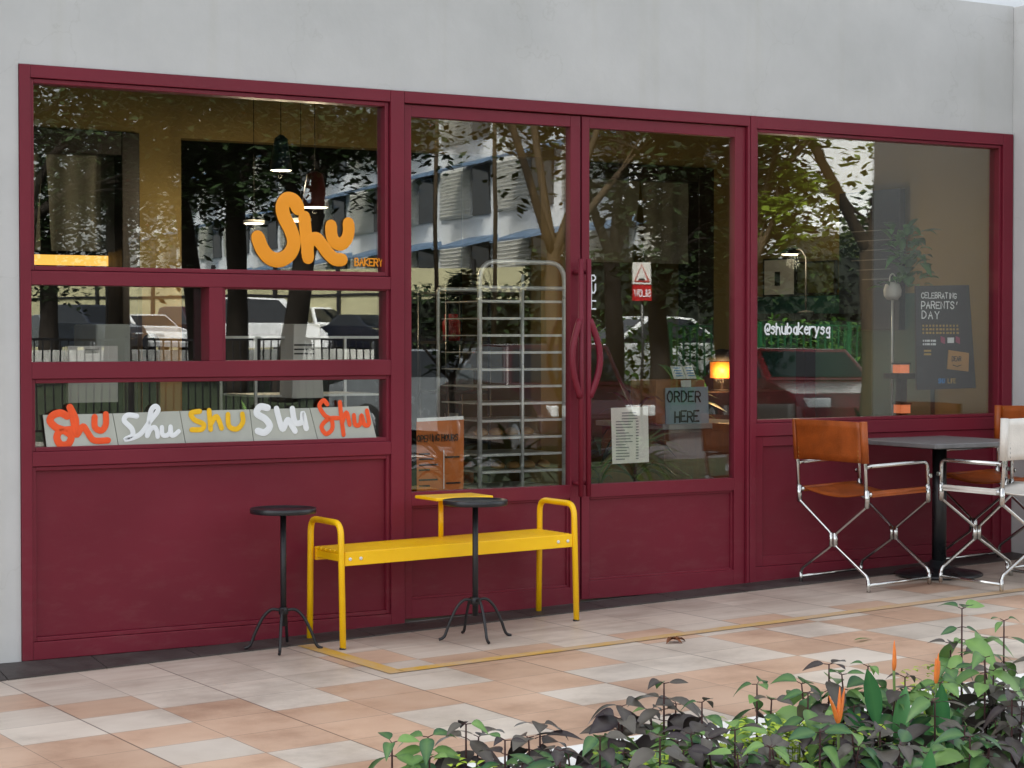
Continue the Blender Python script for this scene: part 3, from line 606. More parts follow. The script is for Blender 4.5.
def stool(x,y,ztop,rot,label):
    z0=zf(x); H=ztop-z0
    t=thing('pedestal_table',label,'side table',(x,y,z0),rot,'round black pedestal tables by the bench')
    m_=MB(); m_.lathe((0,0,0),[(.02,H-.022),(.134,H-.022),(.137,H-.019),(.137,H-.001),(.1355,H),(.132,H-.0005),(.130,H-.005),(.02,H-.005)],40); m_.obj('tabletop','blacks',t)
    m_=MB(); m_.tube([(0,0,.10),(0,0,H-.03)],.0125,12); m_.lathe((0,0,.145),[(.014,0),(.020,.005),(.020,.028),(.014,.034)],14); m_.obj('pole','black',t)
    for k in range(4):
        a=k*math.pi/2; c,s=math.cos(a),math.sin(a)
        m_=MB(); m_.tube(spline([(c*.012,s*.012,.165),(c*.05,s*.05,.168),(c*.085,s*.085,.135),(c*.118,s*.118,.07),(c*.138,s*.138,.020),(c*.162,s*.162,.007)],5),.0065,8); m_.obj('leg','black',t)
    return t
stool(3.545,-.235,.632,R(-31),'round black pedestal table standing left of the yellow bench')
stool(4.300,-.520,.654,R(-10),'round black pedestal table standing in front of the yellow bench')
# cafe table
tx,ty=7.09,-.345; z0=zf(tx)
t=thing('cafe_table','square grey cafe table on a black pedestal between the chairs','table',(tx,ty,z0))
MB().box(-.32,.32,-.31,.31,.655,.678).obj('tabletop','ttop',t,bevel=.004)
m_=MB(); m_.tube([(0,0,.03),(0,0,.655)],.036,20); m_.box(-.16,.16,-.16,.16,.640,.6545); m_.obj('column','blacks',t)
MB().lathe((0,0,0),[(.02,.0),(.215,.0),(.218,.008),(.205,.018),(.10,.034),(.055,.05),(.045,.075),(.02,.076)],40).obj('base','blacks',t)
# director style chairs
def chair(leather,label):
    t=thing('folding_chair',label,'chair',group='chrome director chairs at the cafe table')
    W,Dp=.235,.203; r0=.0095
    for s in (-1,1):
        y=s*W
        m_=MB()
        m_.tube(fillet([(Dp,y,.40),(Dp,y,.598),(-Dp,y,.598)],.035,5),r0,8); m_.tube([(-Dp,y,.595),(-Dp+.03,y,.598)],r0,8)
        m_.obj('armrest','chrome',t)
        m_=MB(); m_.tube([(-Dp,y,.40),(-Dp-.015,y,.806)],r0,8); m_.obj('back_post','chrome',t)
        m_=MB(); m_.tube([(-Dp,y,.465),(Dp,y,.465)],.0105,8)
        for x in (-Dp,Dp): m_.tube([(x,y,.405),(x,y,.485)],.0135,10)
        m_.tube([(Dp-.0,y+s*.012,.53),(Dp,y+s*.022,.53)],.011,8)
        m_.obj('seat_rail','chrome',t)
        m_=MB(); m_.tube([(-Dp,y,.034),(Dp,y,.034)],.0085,8)
        for x in (-Dp,Dp): m_.tube([(x,y,.003),(x,y,.06)],r0,8)
        m_.obj('runner','chrome',t)
    for x in (-Dp,Dp):
        m_=MB()
        for s in (-1,1):
            m_.tube(fillet([(x,s*W,.42),(x,s*W*.96,.405),(x,s*.013,.262),(x,s*.013,.205),(x,s*W*.97,.075),(x,s*W,.045)],.018,4),.0085,8)
        m_.obj('cross_frame','chrome',t)
        m_=MB()
        for s in (-1,1): m_.tube([(x,s*.013,.20),(x,s*.013,.268)],.0125,10)
        m_.obj('hinge_sleeve','chrome',t)
    # leather back sling
    def sling(fn,nu,nv,th,nd):
        vs=[];fs=[]
        for side in (0,1):
            for i in range(nu+1):
                for j in range(nv+1):
                    p=Vector(fn(i/nu,j/nv)); vs.append(p+Vector(nd)*(th*side))
        k=(nu+1)*(nv+1)
        for i in range(nu):
            for j in range(nv):
                a=i*(nv+1)+j; b=a+nv+1
                fs.append((a,b,b+1,a+1)); fs.append((k+a,k+a+1,k+b+1,k+b))
        for i in range(nu):
            a=i*(nv+1); b=a+nv+1; fs.append((a,k+a,k+b,b)); a+=nv; b+=nv; fs.append((a,b,k+b,k+a))
        for j in range(nv):
            fs.append((j,j+1,k+j+1,k+j)); a=nu*(nv+1)+j; fs.append((a,k+a,k+a+1,a+1))
        return vs,fs
    m_=MB(); v,f_=sling(lambda u,w:(-Dp-.012-.018*math.sin(math.pi*u)**1 - .010*w,(-1+2*u)*(W-.004),.615+.195*w+.004*math.sin(math.pi*u)),16,6,.007,(-1,0,0)); m_.add(v,f_,0,True)
    for s in (-1,1): m_.tube([(-Dp-.006,s*W,.615),(-Dp-.014,s*W,.812)],.019,12)
    b_=m_.obj('backrest',leather,t)
    m_=MB()
    for s in (-1,1): 
        for k in range(9): m_.tube([(-Dp-.024,s*(W-.028),.625+k*.021),(-Dp-.0255,s*(W-.028),.634+k*.021)],.0013,4)
    m_.obj('stitching','gold' if leather=='tan' else 'inkg',b_)
    m_=MB(); v,f_=sling(lambda u,w:(-Dp+.025+(2*Dp-.05)*w,(-1+2*u)*(W-.002),.474-.030*math.sin(math.pi*u)),16,6,.006,(0,0,-1)); m_.add(v,f_,0,True)
    for s in (-1,1): m_.tube([(-Dp+.025,s*W,.465),(Dp-.025,s*W,.465)],.0145,12)
    for s in (-1,1): m_.add(*[[(-Dp+.025,s*(W+.013),.452),(Dp-.025,s*(W+.013),.452),(Dp-.025,s*(W+.0135),.478),(-Dp+.025,s*(W+.0135),.478)],[(0,1,2,3)]])
    m_.obj('seat',leather,t)
    return t
def put(t,x,y,rz): t.location=(x,y,zf(x)); t.rotation_euler=(0,-.03*math.cos(rz),rz)
c1=chair('tan','tan leather chrome chair at the left side of the cafe table'); put(c1,6.612,-.335,R(3))
c2=copy_tree(c1); c2['label']='tan leather chrome chair at the right side of the cafe table, by the pillar'; put(c2,7.545,-.33,R(180))
c3_=chair('cream','cream leather chrome chair cut off by the right edge of the photo'); put(c3_,7.10,-.80,R(90))
# fallen leaves
for k,(px,py,lab) in enumerate(((674,640,'crumpled dark leaf lying on the yellow floor tape'),(854,645,'pale green slender leaf fallen on the tiles'))):
    d=ray(px,py); t_=(zf(5.2)-CAM.z)/d.z; p=CAM+d*t_; p.z=zf(p.x)+.012
    m_=MB()
    if k==0:
        for j in range(4): m_.leaf(p+Vector((rnd.uniform(-.02,.02),rnd.uniform(-.02,.02),0)),(math.cos(j*1.7),math.sin(j*1.7),.3),(0,0,1),.06,.035,.5,.6,.1)
        o=m_.obj('fallen_leaf','brown')
    else: m_.leaf(p,(1,.25,.05),(0,0,1),.13,.02,.1,.3,.5); o=m_.obj('fallen_leaf','lgreen',tone=True)
    tag(o,lab,'leaf')
# ================================================================== INTERIOR, seen through the glass
def doorway(o,inner,label,slit):
    (a,b,lo,hi)=o; t=thing('curtained_doorway',label,'doorway',((a+b)/2,RY,.062))
    ia,ib,ilo,ihi=inner
    m_=MB()
    m_.box(a,ia,RY-.03,RY+.2,.062,hi); m_.box(ib,b,RY-.03,RY+.2,.062,hi); m_.box(ia,ib,RY-.03,RY+.2,ihi,hi)
    P(m_.obj('trim','dwood',t,bevel=.006))
    mid=slit
    for (u0,u1) in ((ia,mid-.01),(mid+.01,ib)):
        vs=[];fs=[]; n=14
        for i in range(n+1):
            for j in range(5):
                u=i/n; x=u0+(u1-u0)*u
                if u1<=mid and i==n: x-=.05*(1-j/4)
                if u0>=mid and i==0: x+=.03*(1-j/4)
                vs.append((x,RY+.10+.012*math.sin(u*17)+.006*math.sin(j*2+u*5),ilo+(ihi-ilo)*j/4))
        for i in range(n):
            for j in range(4): a_=i*5+j; fs.append((a_,a_+5,a_+6,a_+1))
        P(MB().add(vs,fs,0,True).obj('curtain_half','noren',t))
    return t
i1=hole(8,152,114,252,RY+.1); doorway(o1,i1,'dark framed doorway with grey linen half curtain above a lit strip',(i1[0]+i1[1])/2-.1)
i3=hole(572,178,687,264,RY+.1); doorway(o3,i3,'dark framed doorway with pale linen half curtain split down the middle',at(640,220,RY+.1).x)
a=at(20,254,RY+.4); b=at(119,266,RY+.4)
t=tag(MB().box(a.x,b.x,RY+.4,RY+.46,b.z,a.z).obj('light_strip','warm'),'glowing warm light strip under the linen curtain at left','light')
a=at(20,300,RY+.5);b=at(139,380,RY+.5)
t=thing('kitchen_counter','dark kitchen counter below the glowing strip','counter',(a.x+.3,RY+.8,.062))
P(MB().box(a.x,b.x,RY+.3,RY+1.2,.062,1.1).obj('cabinet','dwood',t)); P(MB().box(a.x,b.x,RY+.28,RY+1.22,1.101,1.14).obj('worktop','steel',t))
# pendant lamps
for px,py,y,dia,kind,lab in ((281,170,2.2,.125,'shadeb','blue cone pendant lamp with lit underside'),(315,207,1.8,.15,'shader','red cone pendant lamp behind the big orange lettering'),(254,223,2.4,.12,None,'thin white disc pendant lamp left of the big orange lettering'),(301,221,2.6,.12,None,'thin white disc pendant lamp partly behind the big orange lettering')):
    p=at(px,py,y)
    t=thing('pendant_lamp',lab,'lamp',p)
    if kind: MB().lathe((0,0,0),[(dia*.5,.0),(dia*.42,.06),(dia*.28,.17),(.012,.19)],24).obj('lamp_shade',kind,t)
    else: MB().lathe((0,0,0),[(dia*.5,.0),(dia*.5,.014),(.01,.02)],24).obj('lamp_shade','white',t)
    MB().lathe((0,0,0),[(.005,-.006),(dia*.40,-.005),(dia*.46,-.003),(dia*.46,-.001)],24).obj('bulb','lamp',t)
    m_=MB(); m_.tube([(0,0,.015),(0,0,2.94-p.z)],.002,6); m_.obj('cord','dark',t)
# baker's rack
p=at(478,400,.75); q=at(566,400,.75)
t=thing('bakery_rack','tall steel bakery trolley rack with rounded top behind the left door','rack',((p.x+q.x)/2,.95,.062))
w=(q.x-p.x)/2-.01; top=at(520,262,.75).z-.062
for yy in (-.2,.22):
    tp=top if yy<0 else top-.13
    m_=MB(); m_.tube(fillet([(-w,yy,.06),(-w,yy,tp),(w,yy,tp),(w,yy,.06)],.10 if yy<0 else .02,8),.0125 if yy<0 else .009,10); 
    m_.tube([(0,yy,.15),(0,yy,top-.06)],.008,8); m_.tube([(-w,yy,top-.13),(w,yy,top-.13)],.011,8); m_.tube([(-w,yy,.12),(w,yy,.12)],.012,8); m_.obj('frame','steel',t)
k=0; z=top-.20
while z>.2:
    m_=MB(); m_.box(-w+.014,w-.014,-.19,.21,z,z+.006); m_.box(-w+.012,w-.012,-.196,-.19,z-.003,z+.009); m_.obj('shelf','steel',t); z-=.085
for x in (-w,w):
    for yy in (-.2,.22): MB().lathe((x,yy,0),[(.01,0),(.03,.01),(.03,.05),(.01,.06)],12).obj('castor','tyre',t)
for k,(zz,xx) in enumerate(((.38,-.06),(.55,.08),(.72,-.02))):
    z=top-.20-.085*int((top-.2-zz)/.085)
    m_=MB()
    for j in range(4): m_.lathe((p.x+w+.01+xx+(j-1.5)*.09,.9,.062+z+.008),[(.005,0),(.035,.004),(.038,.02),(.02,.036),(.004,.04)],12)
    o=m_.obj('bread_tray','tanw'); tag(o,('row of small buns on a lower shelf of the steel rack','row of small buns on a middle shelf of the steel rack','row of small buns on an upper shelf of the steel rack')[k],'buns')
# slim display shelf at the far left of the left door
p=at(443,400,1.4); q=at(465,400,1.4)
t=thing('shelf_unit','slim metal shelf unit with jars left of the steel rack','shelf',((p.x+q.x)/2,1.4,.062))
w=(q.x-p.x)/2+.06; H=at(450,285,1.4).z-.062
m_=MB()
for x in (-w,w):
    for yy in (-.15,.15): m_.tube([(x,yy,0),(x,yy,H)],.009,8)
m_.obj('frame','blacks',t)
for k in range(6): MB().box(-w,w,-.15,.15,.2+k*(H-.25)/5,.215+k*(H-.25)/5).obj('shelf','dwood',t)
for k in range(5):
    m_=MB(); z=.062+.216+k*(H-.25)/5
    m_.lathe((p.x+.04+(k%2)*.08,1.38,z),[(.045,0),(.047,.10),(.035,.115),(.036,.14),(.01,.142)],14)
    o=m_.obj('jar',['white','kraft','steel','grey','red'][k]); tag(o,['white jar on the lowest board of the slim shelf','kraft coloured jar on the slim shelf','steel canister on the slim shelf','grey jar on the slim shelf','red jar near the top of the slim shelf'][k],'jar')
# order counter
p=at(664,424,1.0); q=at(760,424,1.0)
t=thing('order_counter','brown wooden order counter behind the right door','counter',((p.x+q.x)/2,1.3,.062))
P(MB().box(p.x,q.x,1.0,1.6,.062,p.z-.03).obj('cabinet','brown',t)); P(MB().box(p.x-.03,q.x,.97,1.62,p.z-.03,p.z).obj('worktop','conc',t,bevel=.004))
ct=p.z
a=at(658,388,.98); b=at(707,388,.98)
t=thing('wooden_crate','open oak crate standing on the order counter','crate',((a.x+b.x)/2,1.12,ct))
H=at(680,380,1.0).z-ct; W_=(b.x-a.x)/2
m_=MB(); m_.box(-W_,W_,-.12,-.105,0,H); m_.box(-W_,W_,.105,.12,0,H); m_.box(-W_,-W_+.015,-.105,.105,0,H); m_.box(W_-.015,W_,-.105,.105,0,H); m_.box(-W_+.015,W_-.015,-.105,.105,0,.012); m_.obj('box','wood',t,bevel=.003)
q=[at(*k_,.985) for k_ in ((665.5,388),(708,386.5),(709,424),(666,426))]
c=MB().prism(q,(0,.006,0)).obj('order_sign','grey'); tag(c,'grey card sign with black hand lettered words on the wooden crate','sign')
m_=MB(); write(m_,'ORDER',at(667.5,402,.982),(1,0,0),(0,0,1),.056,.0055,(0,-1,0),gap=.21,t=.0015,jit=.12); write(m_,'HERE',at(675,421.5,.982),(1,0,0),(0,0,1),.056,.0055,(0,-1,0),gap=.13,t=.0015,jit=.12); m_.obj('print','ink',c)
q=[at(*k_,.983) for k_ in ((681,380.5),(691,380),(691,387),(681.5,387))]
c=MB().prism(q,(0,.003,0)).obj('price_tag','paper'); tag(c,'small white tag above the grey order sign','tag')
a=at(673,376,1.1)
t=thing('open_book','open white booklet propped on top of the oak crate','book',(at(685.5,376,1.1).x,1.1,ct+H))
for s in (-1,1): MB().prism([(s*.003,-.01,.004),(s*.075,.0,.004),(s*.072,.04,.075),(s*.003,.03,.07)],(0,.006,0)).obj('page','paper',t)
m_=MB()
for s in (-1,1):
    for k in range(4): m_.box(s*.04-.022,s*.04+.022,-.002+k*.009,.0005+k*.009,.018+k*.014,.023+k*.014)
m_.obj('print','bluev',t)
def potted(name,label,base,h,leafs,kind,pot='terra',L=.3,W=.05,n=18,lm='lindoor',pr=.09):
    t=thing(name,label,'plant',base)
    if pot: MB().lathe((0,0,0),[(pr*.7,0),(pr,.15),(pr*1.05,.155),(pr*1.05,.18),(pr*.9,.18),(pr*.85,.15)],20).obj('pot',pot,t); MB().lathe((0,0,.14),[(pr*.84,0),(pr*.84,.012)],16).obj('soil','soil',t)
    m_=MB(); m_.tube([(0,0,.14 if pot else 0),(.01,.01,h*.6)],.012,8); m_.obj('stem','stem',t)
    m_=MB()
    for k in range(n):
        a=k*2.4+rnd.random(); e=rnd.uniform(.1,1.3); z=h*(rnd.uniform(.45,.75) if kind=='palm' else rnd.uniform(.82,1.0)); rr_=0 if kind=='palm' else rnd.uniform(0,.13)
        m_.leaf((rr_*math.cos(a),rr_*math.sin(a),z),(math.cos(a)*math.cos(e),math.sin(a)*math.cos(e),math.sin(e)),(0,0,1),L*rnd.uniform(.7,1.2),W*rnd.uniform(.8,1.2),rnd.uniform(.2,.8),.3,rnd.random())
    m_.obj('foliage',lm,t,tone=True); return t
p=at(640,440,.75); potted('potted_plant','red spiky cordyline in a pot behind the right door',(p.x,.8,.062),at(640,372,.75).z,0,'palm',L=.34,W=.04,n=26,lm=leafmat('cordyline_leaf','#4a1d20','#7a3a30',.4),pr=.12)
p=at(688,360,2.0); potted('potted_plant','tall green leafy plant behind the order counter',(p.x,2.1,.062),at(688,335,2.0).z,0,'palm',L=.4,W=.06,n=22,pr=.14)
p=at(600,440,.6); potted('potted_plant','dark low spiky plant beside the door handle',(p.x,.6,.062),at(605,385,.6).z*.9,0,'palm',L=.3,W=.035,n=20,lm='ldark',pr=.11)
# glowing table lamp on the counter end
p=at(722,378,2.3)
t=thing('table_lamp','glowing amber table lamp at the end of the order counter','lamp',(p.x,2.3,1.0))
MB().lathe((0,0,.0),[(.06,0),(.06,.01),(.01,.015),(.01,p.z-1.0)],16).obj('base','dark',t)
MB().lathe((0,0,p.z-1.0),[(.075,0),(.075,.10),(.01,.105)],20).obj('bulb','amber',t)
MB().lathe((0,0,p.z-1.0+.103),[(.05,0),(.14,.01),(.10,.06),(.01,.08)],20).obj('lamp_shade','dark',t)
tt=thing('sideboard','dark sideboard under the glowing amber lamp','sideboard',(p.x,2.4,.062)); P(MB().box(p.x-.35,p.x+.5,2.15,2.8,.062,.98).obj('cabinet','dwood',tt)); P(MB().box(p.x-.37,p.x+.52,2.13,2.82,.981,.999).obj('worktop','dwood',tt))
# left window clutter
p=at(68,346,.4); q=at(118,402,.4)
m_=MB(); x0,x1,z0,z1=p.x,q.x,q.z,p.z; hx0,hx1=x0+.075,x0+.135; hz0,hz1=z1-.032,z1-.014
m_.box(x0,hx0,.4,.43,z0,z1); m_.box(hx1,x1,.4,.43,z0,z1); m_.box(hx0,hx1,.4,.43,z0,hz0); m_.box(hx0,hx1,.4,.43,hz1,z1)
tag(m_.obj('cutting_board','white'),'white board with a slot handle standing in the left window','board')
p=at(96,324,.7); q=at(131,372,.7); tag(MB().box(p.x,q.x,.7,1.0,q.z,p.z).obj('metal_bin','greym',bevel=.01),'pale grey metal bin behind the white slotted board','bin')
t=thing('work_counter','dark work counter running behind the low left window','counter',(3.4,.6,.062))
P(MB().box(2.55,4.2,.36,1.15,.062,.80).obj('cabinet','dwood',t)); P(MB().box(2.55,4.2,.34,1.17,.801,.835).obj('worktop','conc',t))
p=at(292,324,.5); q=at(322,398,.5)
m_=MB(); m_.hexa([(p.x,.5,q.z),(q.x+.01,.5,q.z),(q.x+.01,.64,q.z),(p.x,.64,q.z),(p.x+.01,.5,p.z),(q.x-.01,.5,p.z),(q.x-.01,.64,p.z),(p.x+.01,.64,p.z)])
o=m_.obj('paper_bag_stack','paper',bevel=.004); tag(o,'tall white stack of paper bags in the middle left window','paper bags')
m_=MB()
for k in range(3): m_.box(p.x+.01,p.x+.11,.497,.4995,q.z+.20+k*.02,q.z+.207+k*.02)
m_.obj('print','ink',o)
p=at(260,336,.55); q=at(388,400,.55)
t=thing('glass_display','low glass display case on the work counter','display case',((p.x+q.x)/2,.8,.835))
m_=MB(); a,b=p.x-(p.x+q.x)/2,q.x-(p.x+q.x)/2; H=p.z-.835
for x in (a,b):
    for y in (-.2,.2): m_.box(x-.006,x+.006,y-.006,y+.006,0,H)
for y in (-.2,.2): m_.box(a+.006,b-.006,y-.006,y+.006,H-.012,H); 
m_.obj('frame','steel',t); MB().box(a+.01,b-.01,-.19,.19,H*.45,H*.45+.01).obj('shelf','steel',t)
# pier with tan arched board
p=at(142,284,2.4); q=at(182,440,2.4)
m_=MB(); cx=at(151,340,2.4).x; cz=at(151,343,2.4).z; rr_=.052
pts=[(cx+rr_*math.cos(a*math.pi/10),2.4,cz+rr_*1.0*math.sin(a*math.pi/10)) for a in range(11)]
zb0=.4
outer=[(p.x,2.4,zb0),(p.x,2.4,p.z),(q.x,2.4,p.z),(q.x,2.4,zb0)]
m_.prism([(p.x,2.4,zb0),(p.x,2.4,p.z),(cx,2.4,p.z)]+[pts[k] for k in range(5,11)]+[(cx-rr_,2.4,zb0)],(0,.06,0))
m_.prism([(cx+rr_,2.4,zb0)]+[pts[k] for k in range(0,6)]+[(cx,2.4,p.z),(q.x,2.4,p.z),(q.x,2.4,zb0)],(0,.06,0))
t=m_.obj('arched_panel','tanw'); tag(t,'tan plywood panel with a small dark arched opening','panel')
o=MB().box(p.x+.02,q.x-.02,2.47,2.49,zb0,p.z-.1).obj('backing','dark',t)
# right-hand window: wainscot, navy board, pictures, lamp, poster
def side(px,py): # point on the side wall x=RX1-.03
    d=ray(px,py); s=(RX1-.03-CAM.x)/d.x; return CAM+d*s
a=side(768,297)
tag(MB().box(RX1-.035,RX1-.001,1.2,2.98,.064,a.z).obj('wainscot','wains'),'dark green panelling low on the wall of the right window','panelling')
def sidebox(px0,py0,px1,py1,th,off=0.0):
    a,b=side(px0,py0),side(px1,py1); return (RX1-.036-off-th,RX1-.036-off,min(a.y,b.y),max(a.y,b.y),min(a.z,b.z),max(a.z,b.z))
t=MB().box(*sidebox(766,259,799,296,.02)).obj('picture_frame','dwood'); tag(t,'square picture frame with cream mount above the green panelling','picture')
x0,x1,y0,y1,z0,z1=sidebox(766,259,799,296,.02); MB().box(x0-.003,x0-.0005,y0+.02,y1-.02,z0+.012,z1-.012).obj('mount','paper',t)
MB().box(x0-.005,x0-.0032,y0+.16,y1-.13,z0+.07,z1-.09).obj('picture','ink',t)
t=MB().box(*sidebox(800,262,838,294,.02)).obj('picture_frame','dwood'); tag(t,'wide picture frame with a meadow painting right of the square one','picture')
x0,x1,y0,y1,z0,z1=sidebox(800,262,838,294,.02); MB().box(x0-.003,x0-.0005,y0+.012,y1-.012,z0+.012,z1-.012).obj('picture',mat('meadow_paint','#4a5230',.7,var=.6,scale=22),t)
t=MB().box(*sidebox(846,194,906,330,.05)).obj('menu_board','navy',bevel=.004); tag(t,'tall navy blue board on the right window wall','board')
x0,x1,y0,y1,z0,z1=sidebox(846,194,906,330,.05)
m_=MB()
for k in range(6): m_.box(x0-.002,x0-.0005,y0+.08,y1-.12-.05*(k%3),z1-.25-k*.06,z1-.244-k*.06)
m_.obj('print','inkg',t)
p=at(806,262,1.3); q=at(795,258,1.3)
t=thing('wall_lamp','black gooseneck lamp with lit underside above the pictures','lamp',(p.x,1.3,p.z-.3))
bx=p.x; m_=MB(); m_.tube(spline([(0,0,0),(0,0,.30),(-.01,0,.34),(-.045,0,.375),(-.10,0,.375)],6),.005,8); m_.lathe((0,0,0),[(.05,0),(.05,.01),(.01,.02)],14); m_.obj('arm','dark',t)
MB().lathe((-.12,0,.345),[(.055,0),(.05,.018),(.02,.03),(.004,.034)],16).obj('lamp_shade','dark',t); MB().lathe((-.12,0,.340),[(.004,-.004),(.045,-.002),(.048,.004)],16).obj('bulb','lamp',t)
tt=thing('side_table','small dark side table under the gooseneck lamp','table',(bx,1.3,.062)); P(MB().box(bx-.25,bx+.25,1.1,1.5,p.z-.34,p.z-.301).obj('tabletop','dwood',tt)); P(MB().box(bx-.04,bx+.04,1.26,1.34,.062,p.z-.34).obj('column','dwood',tt))
p=at(905,300,.55); potted('potted_plant','airy green plant standing left of the charcoal poster',(p.x,.55,.062),at(905,238,.55).z,0,'bush',L=.11,W=.055,n=90,pr=.12)
wl=thing('window_ledge','dark wooden ledge inside the right window','ledge',(7.0,.25,.062)); P(MB().box(6.25,7.94,.125,.42,.86,.90).obj('ledge','brown',wl)); P(MB().box(6.3,7.9,.30,.34,.062,.86).obj('support','dwood',wl))
q=[at(*k_,.20) for k_ in ((916,286),(969,285),(976,388),(917,390))]
c=MB().prism(q,(0,.012,0)).obj('poster_board','slate'); tag(c,'charcoal poster board with chalk style parents day lettering','poster')
m_=MB(); u=(1,0,0); v=(0,0,1)
write(m_,'CELEBRATING',at(921.5,298,.196),u,v,.028,.0028,(0,-1,0),gap=.17,cw=1.12,t=.001,jit=.12); write(m_,"PARENTS'",at(921.5,308.5,.196),u,v,.036,.0036,(0,-1,0),gap=.22,cw=1.2,t=.001,jit=.12); write(m_,'DAY',at(922,318.3,.196),u,v,.036,.0036,(0,-1,0),gap=.42,cw=1.4,t=.001,jit=.12)
for k in range(2):
    for j in range(7): p=at(923+j*2,341+k*3.5,.196); m_.box(p.x,p.x+.006+.003*(j%3),.195,.197,p.z-.004,p.z+.007)
m_.obj('print','wvin',c)
m_=MB()
for k in range(3):
    for j in range(11): p=at(922.5+j*3.4,326+k*3.6,.196); m_.box(p.x,p.x+.011+.006*((j*k)%3)/2,.195,.197,p.z-.004,p.z+.007)
for k in range(2): p=at(924,351+k*3.5,.196); m_.box(p.x,p.x+.05,.195,.197,p.z-.004,p.z+.006)
m_.obj('small_print','gold',c)
m_=MB()
for px in (941,956): a=at(px,336,.196); b=at(px+4,344,.196); m_.prism([a,(b.x,.196,a.z-.01),(b.x,.196,b.z),(a.x,.196,b.z+.01)],(0,.003,0))
m_.obj('ribbon','pink',c)
a=at(948,337.5,.194); b=at(954,343,.194); MB().box(a.x,b.x,.194,.199,b.z,a.z).obj('label','wvin',c)
q=[at(*k_,.192) for k_ in ((949,350),(969,353),(968.5,371.5),(947.5,369))]
o=MB().prism(q,(0,.006,0)).obj('paper_note','tanw',c); m_=MB(); write(m_,'DEAR',at(952,361,.190),u,v,.024,.0028,(0,-1,0),gap=.1,t=.001); 
m_.tube([at(953,365,.190),at(957,366.5,.190),at(961,365,.190)],.0025,5,0,flat=((0,-1,0),.001)); m_.obj('print','ink',o)
for mm_,txt,px in (('bluev','SHU',938.5),('gold','LIFE',948)):
    m_=MB(); write(m_,txt,at(px,383,.196),u,v,.022,.003,(0,-1,0),gap=.1,t=.001); m_.obj('emblem',mm_,c)
for px,py,y,lab in ((901,373,.30,'glowing tea light lantern left of the poster'),(902,413,.27,'glowing candle lantern low in the right window corner')):
    p=at(px,py,y); t=thing('candle_lantern',lab,'lantern',(p.x,y,p.z))
    MB().box(-.032,.032,-.03,.03,0,.045).obj('glow','candle',t); MB().box(-.037,.037,-.035,.035,.0455,.055).obj('cap','dark',t)
    if py<400:
        MB().box(-.07,.07,-.06,.06,-.03,-.001).obj('base','dwood',t); MB().box(-.02,.02,-.02,.02,.9-p.z,-.03).obj('post','dwood',t)
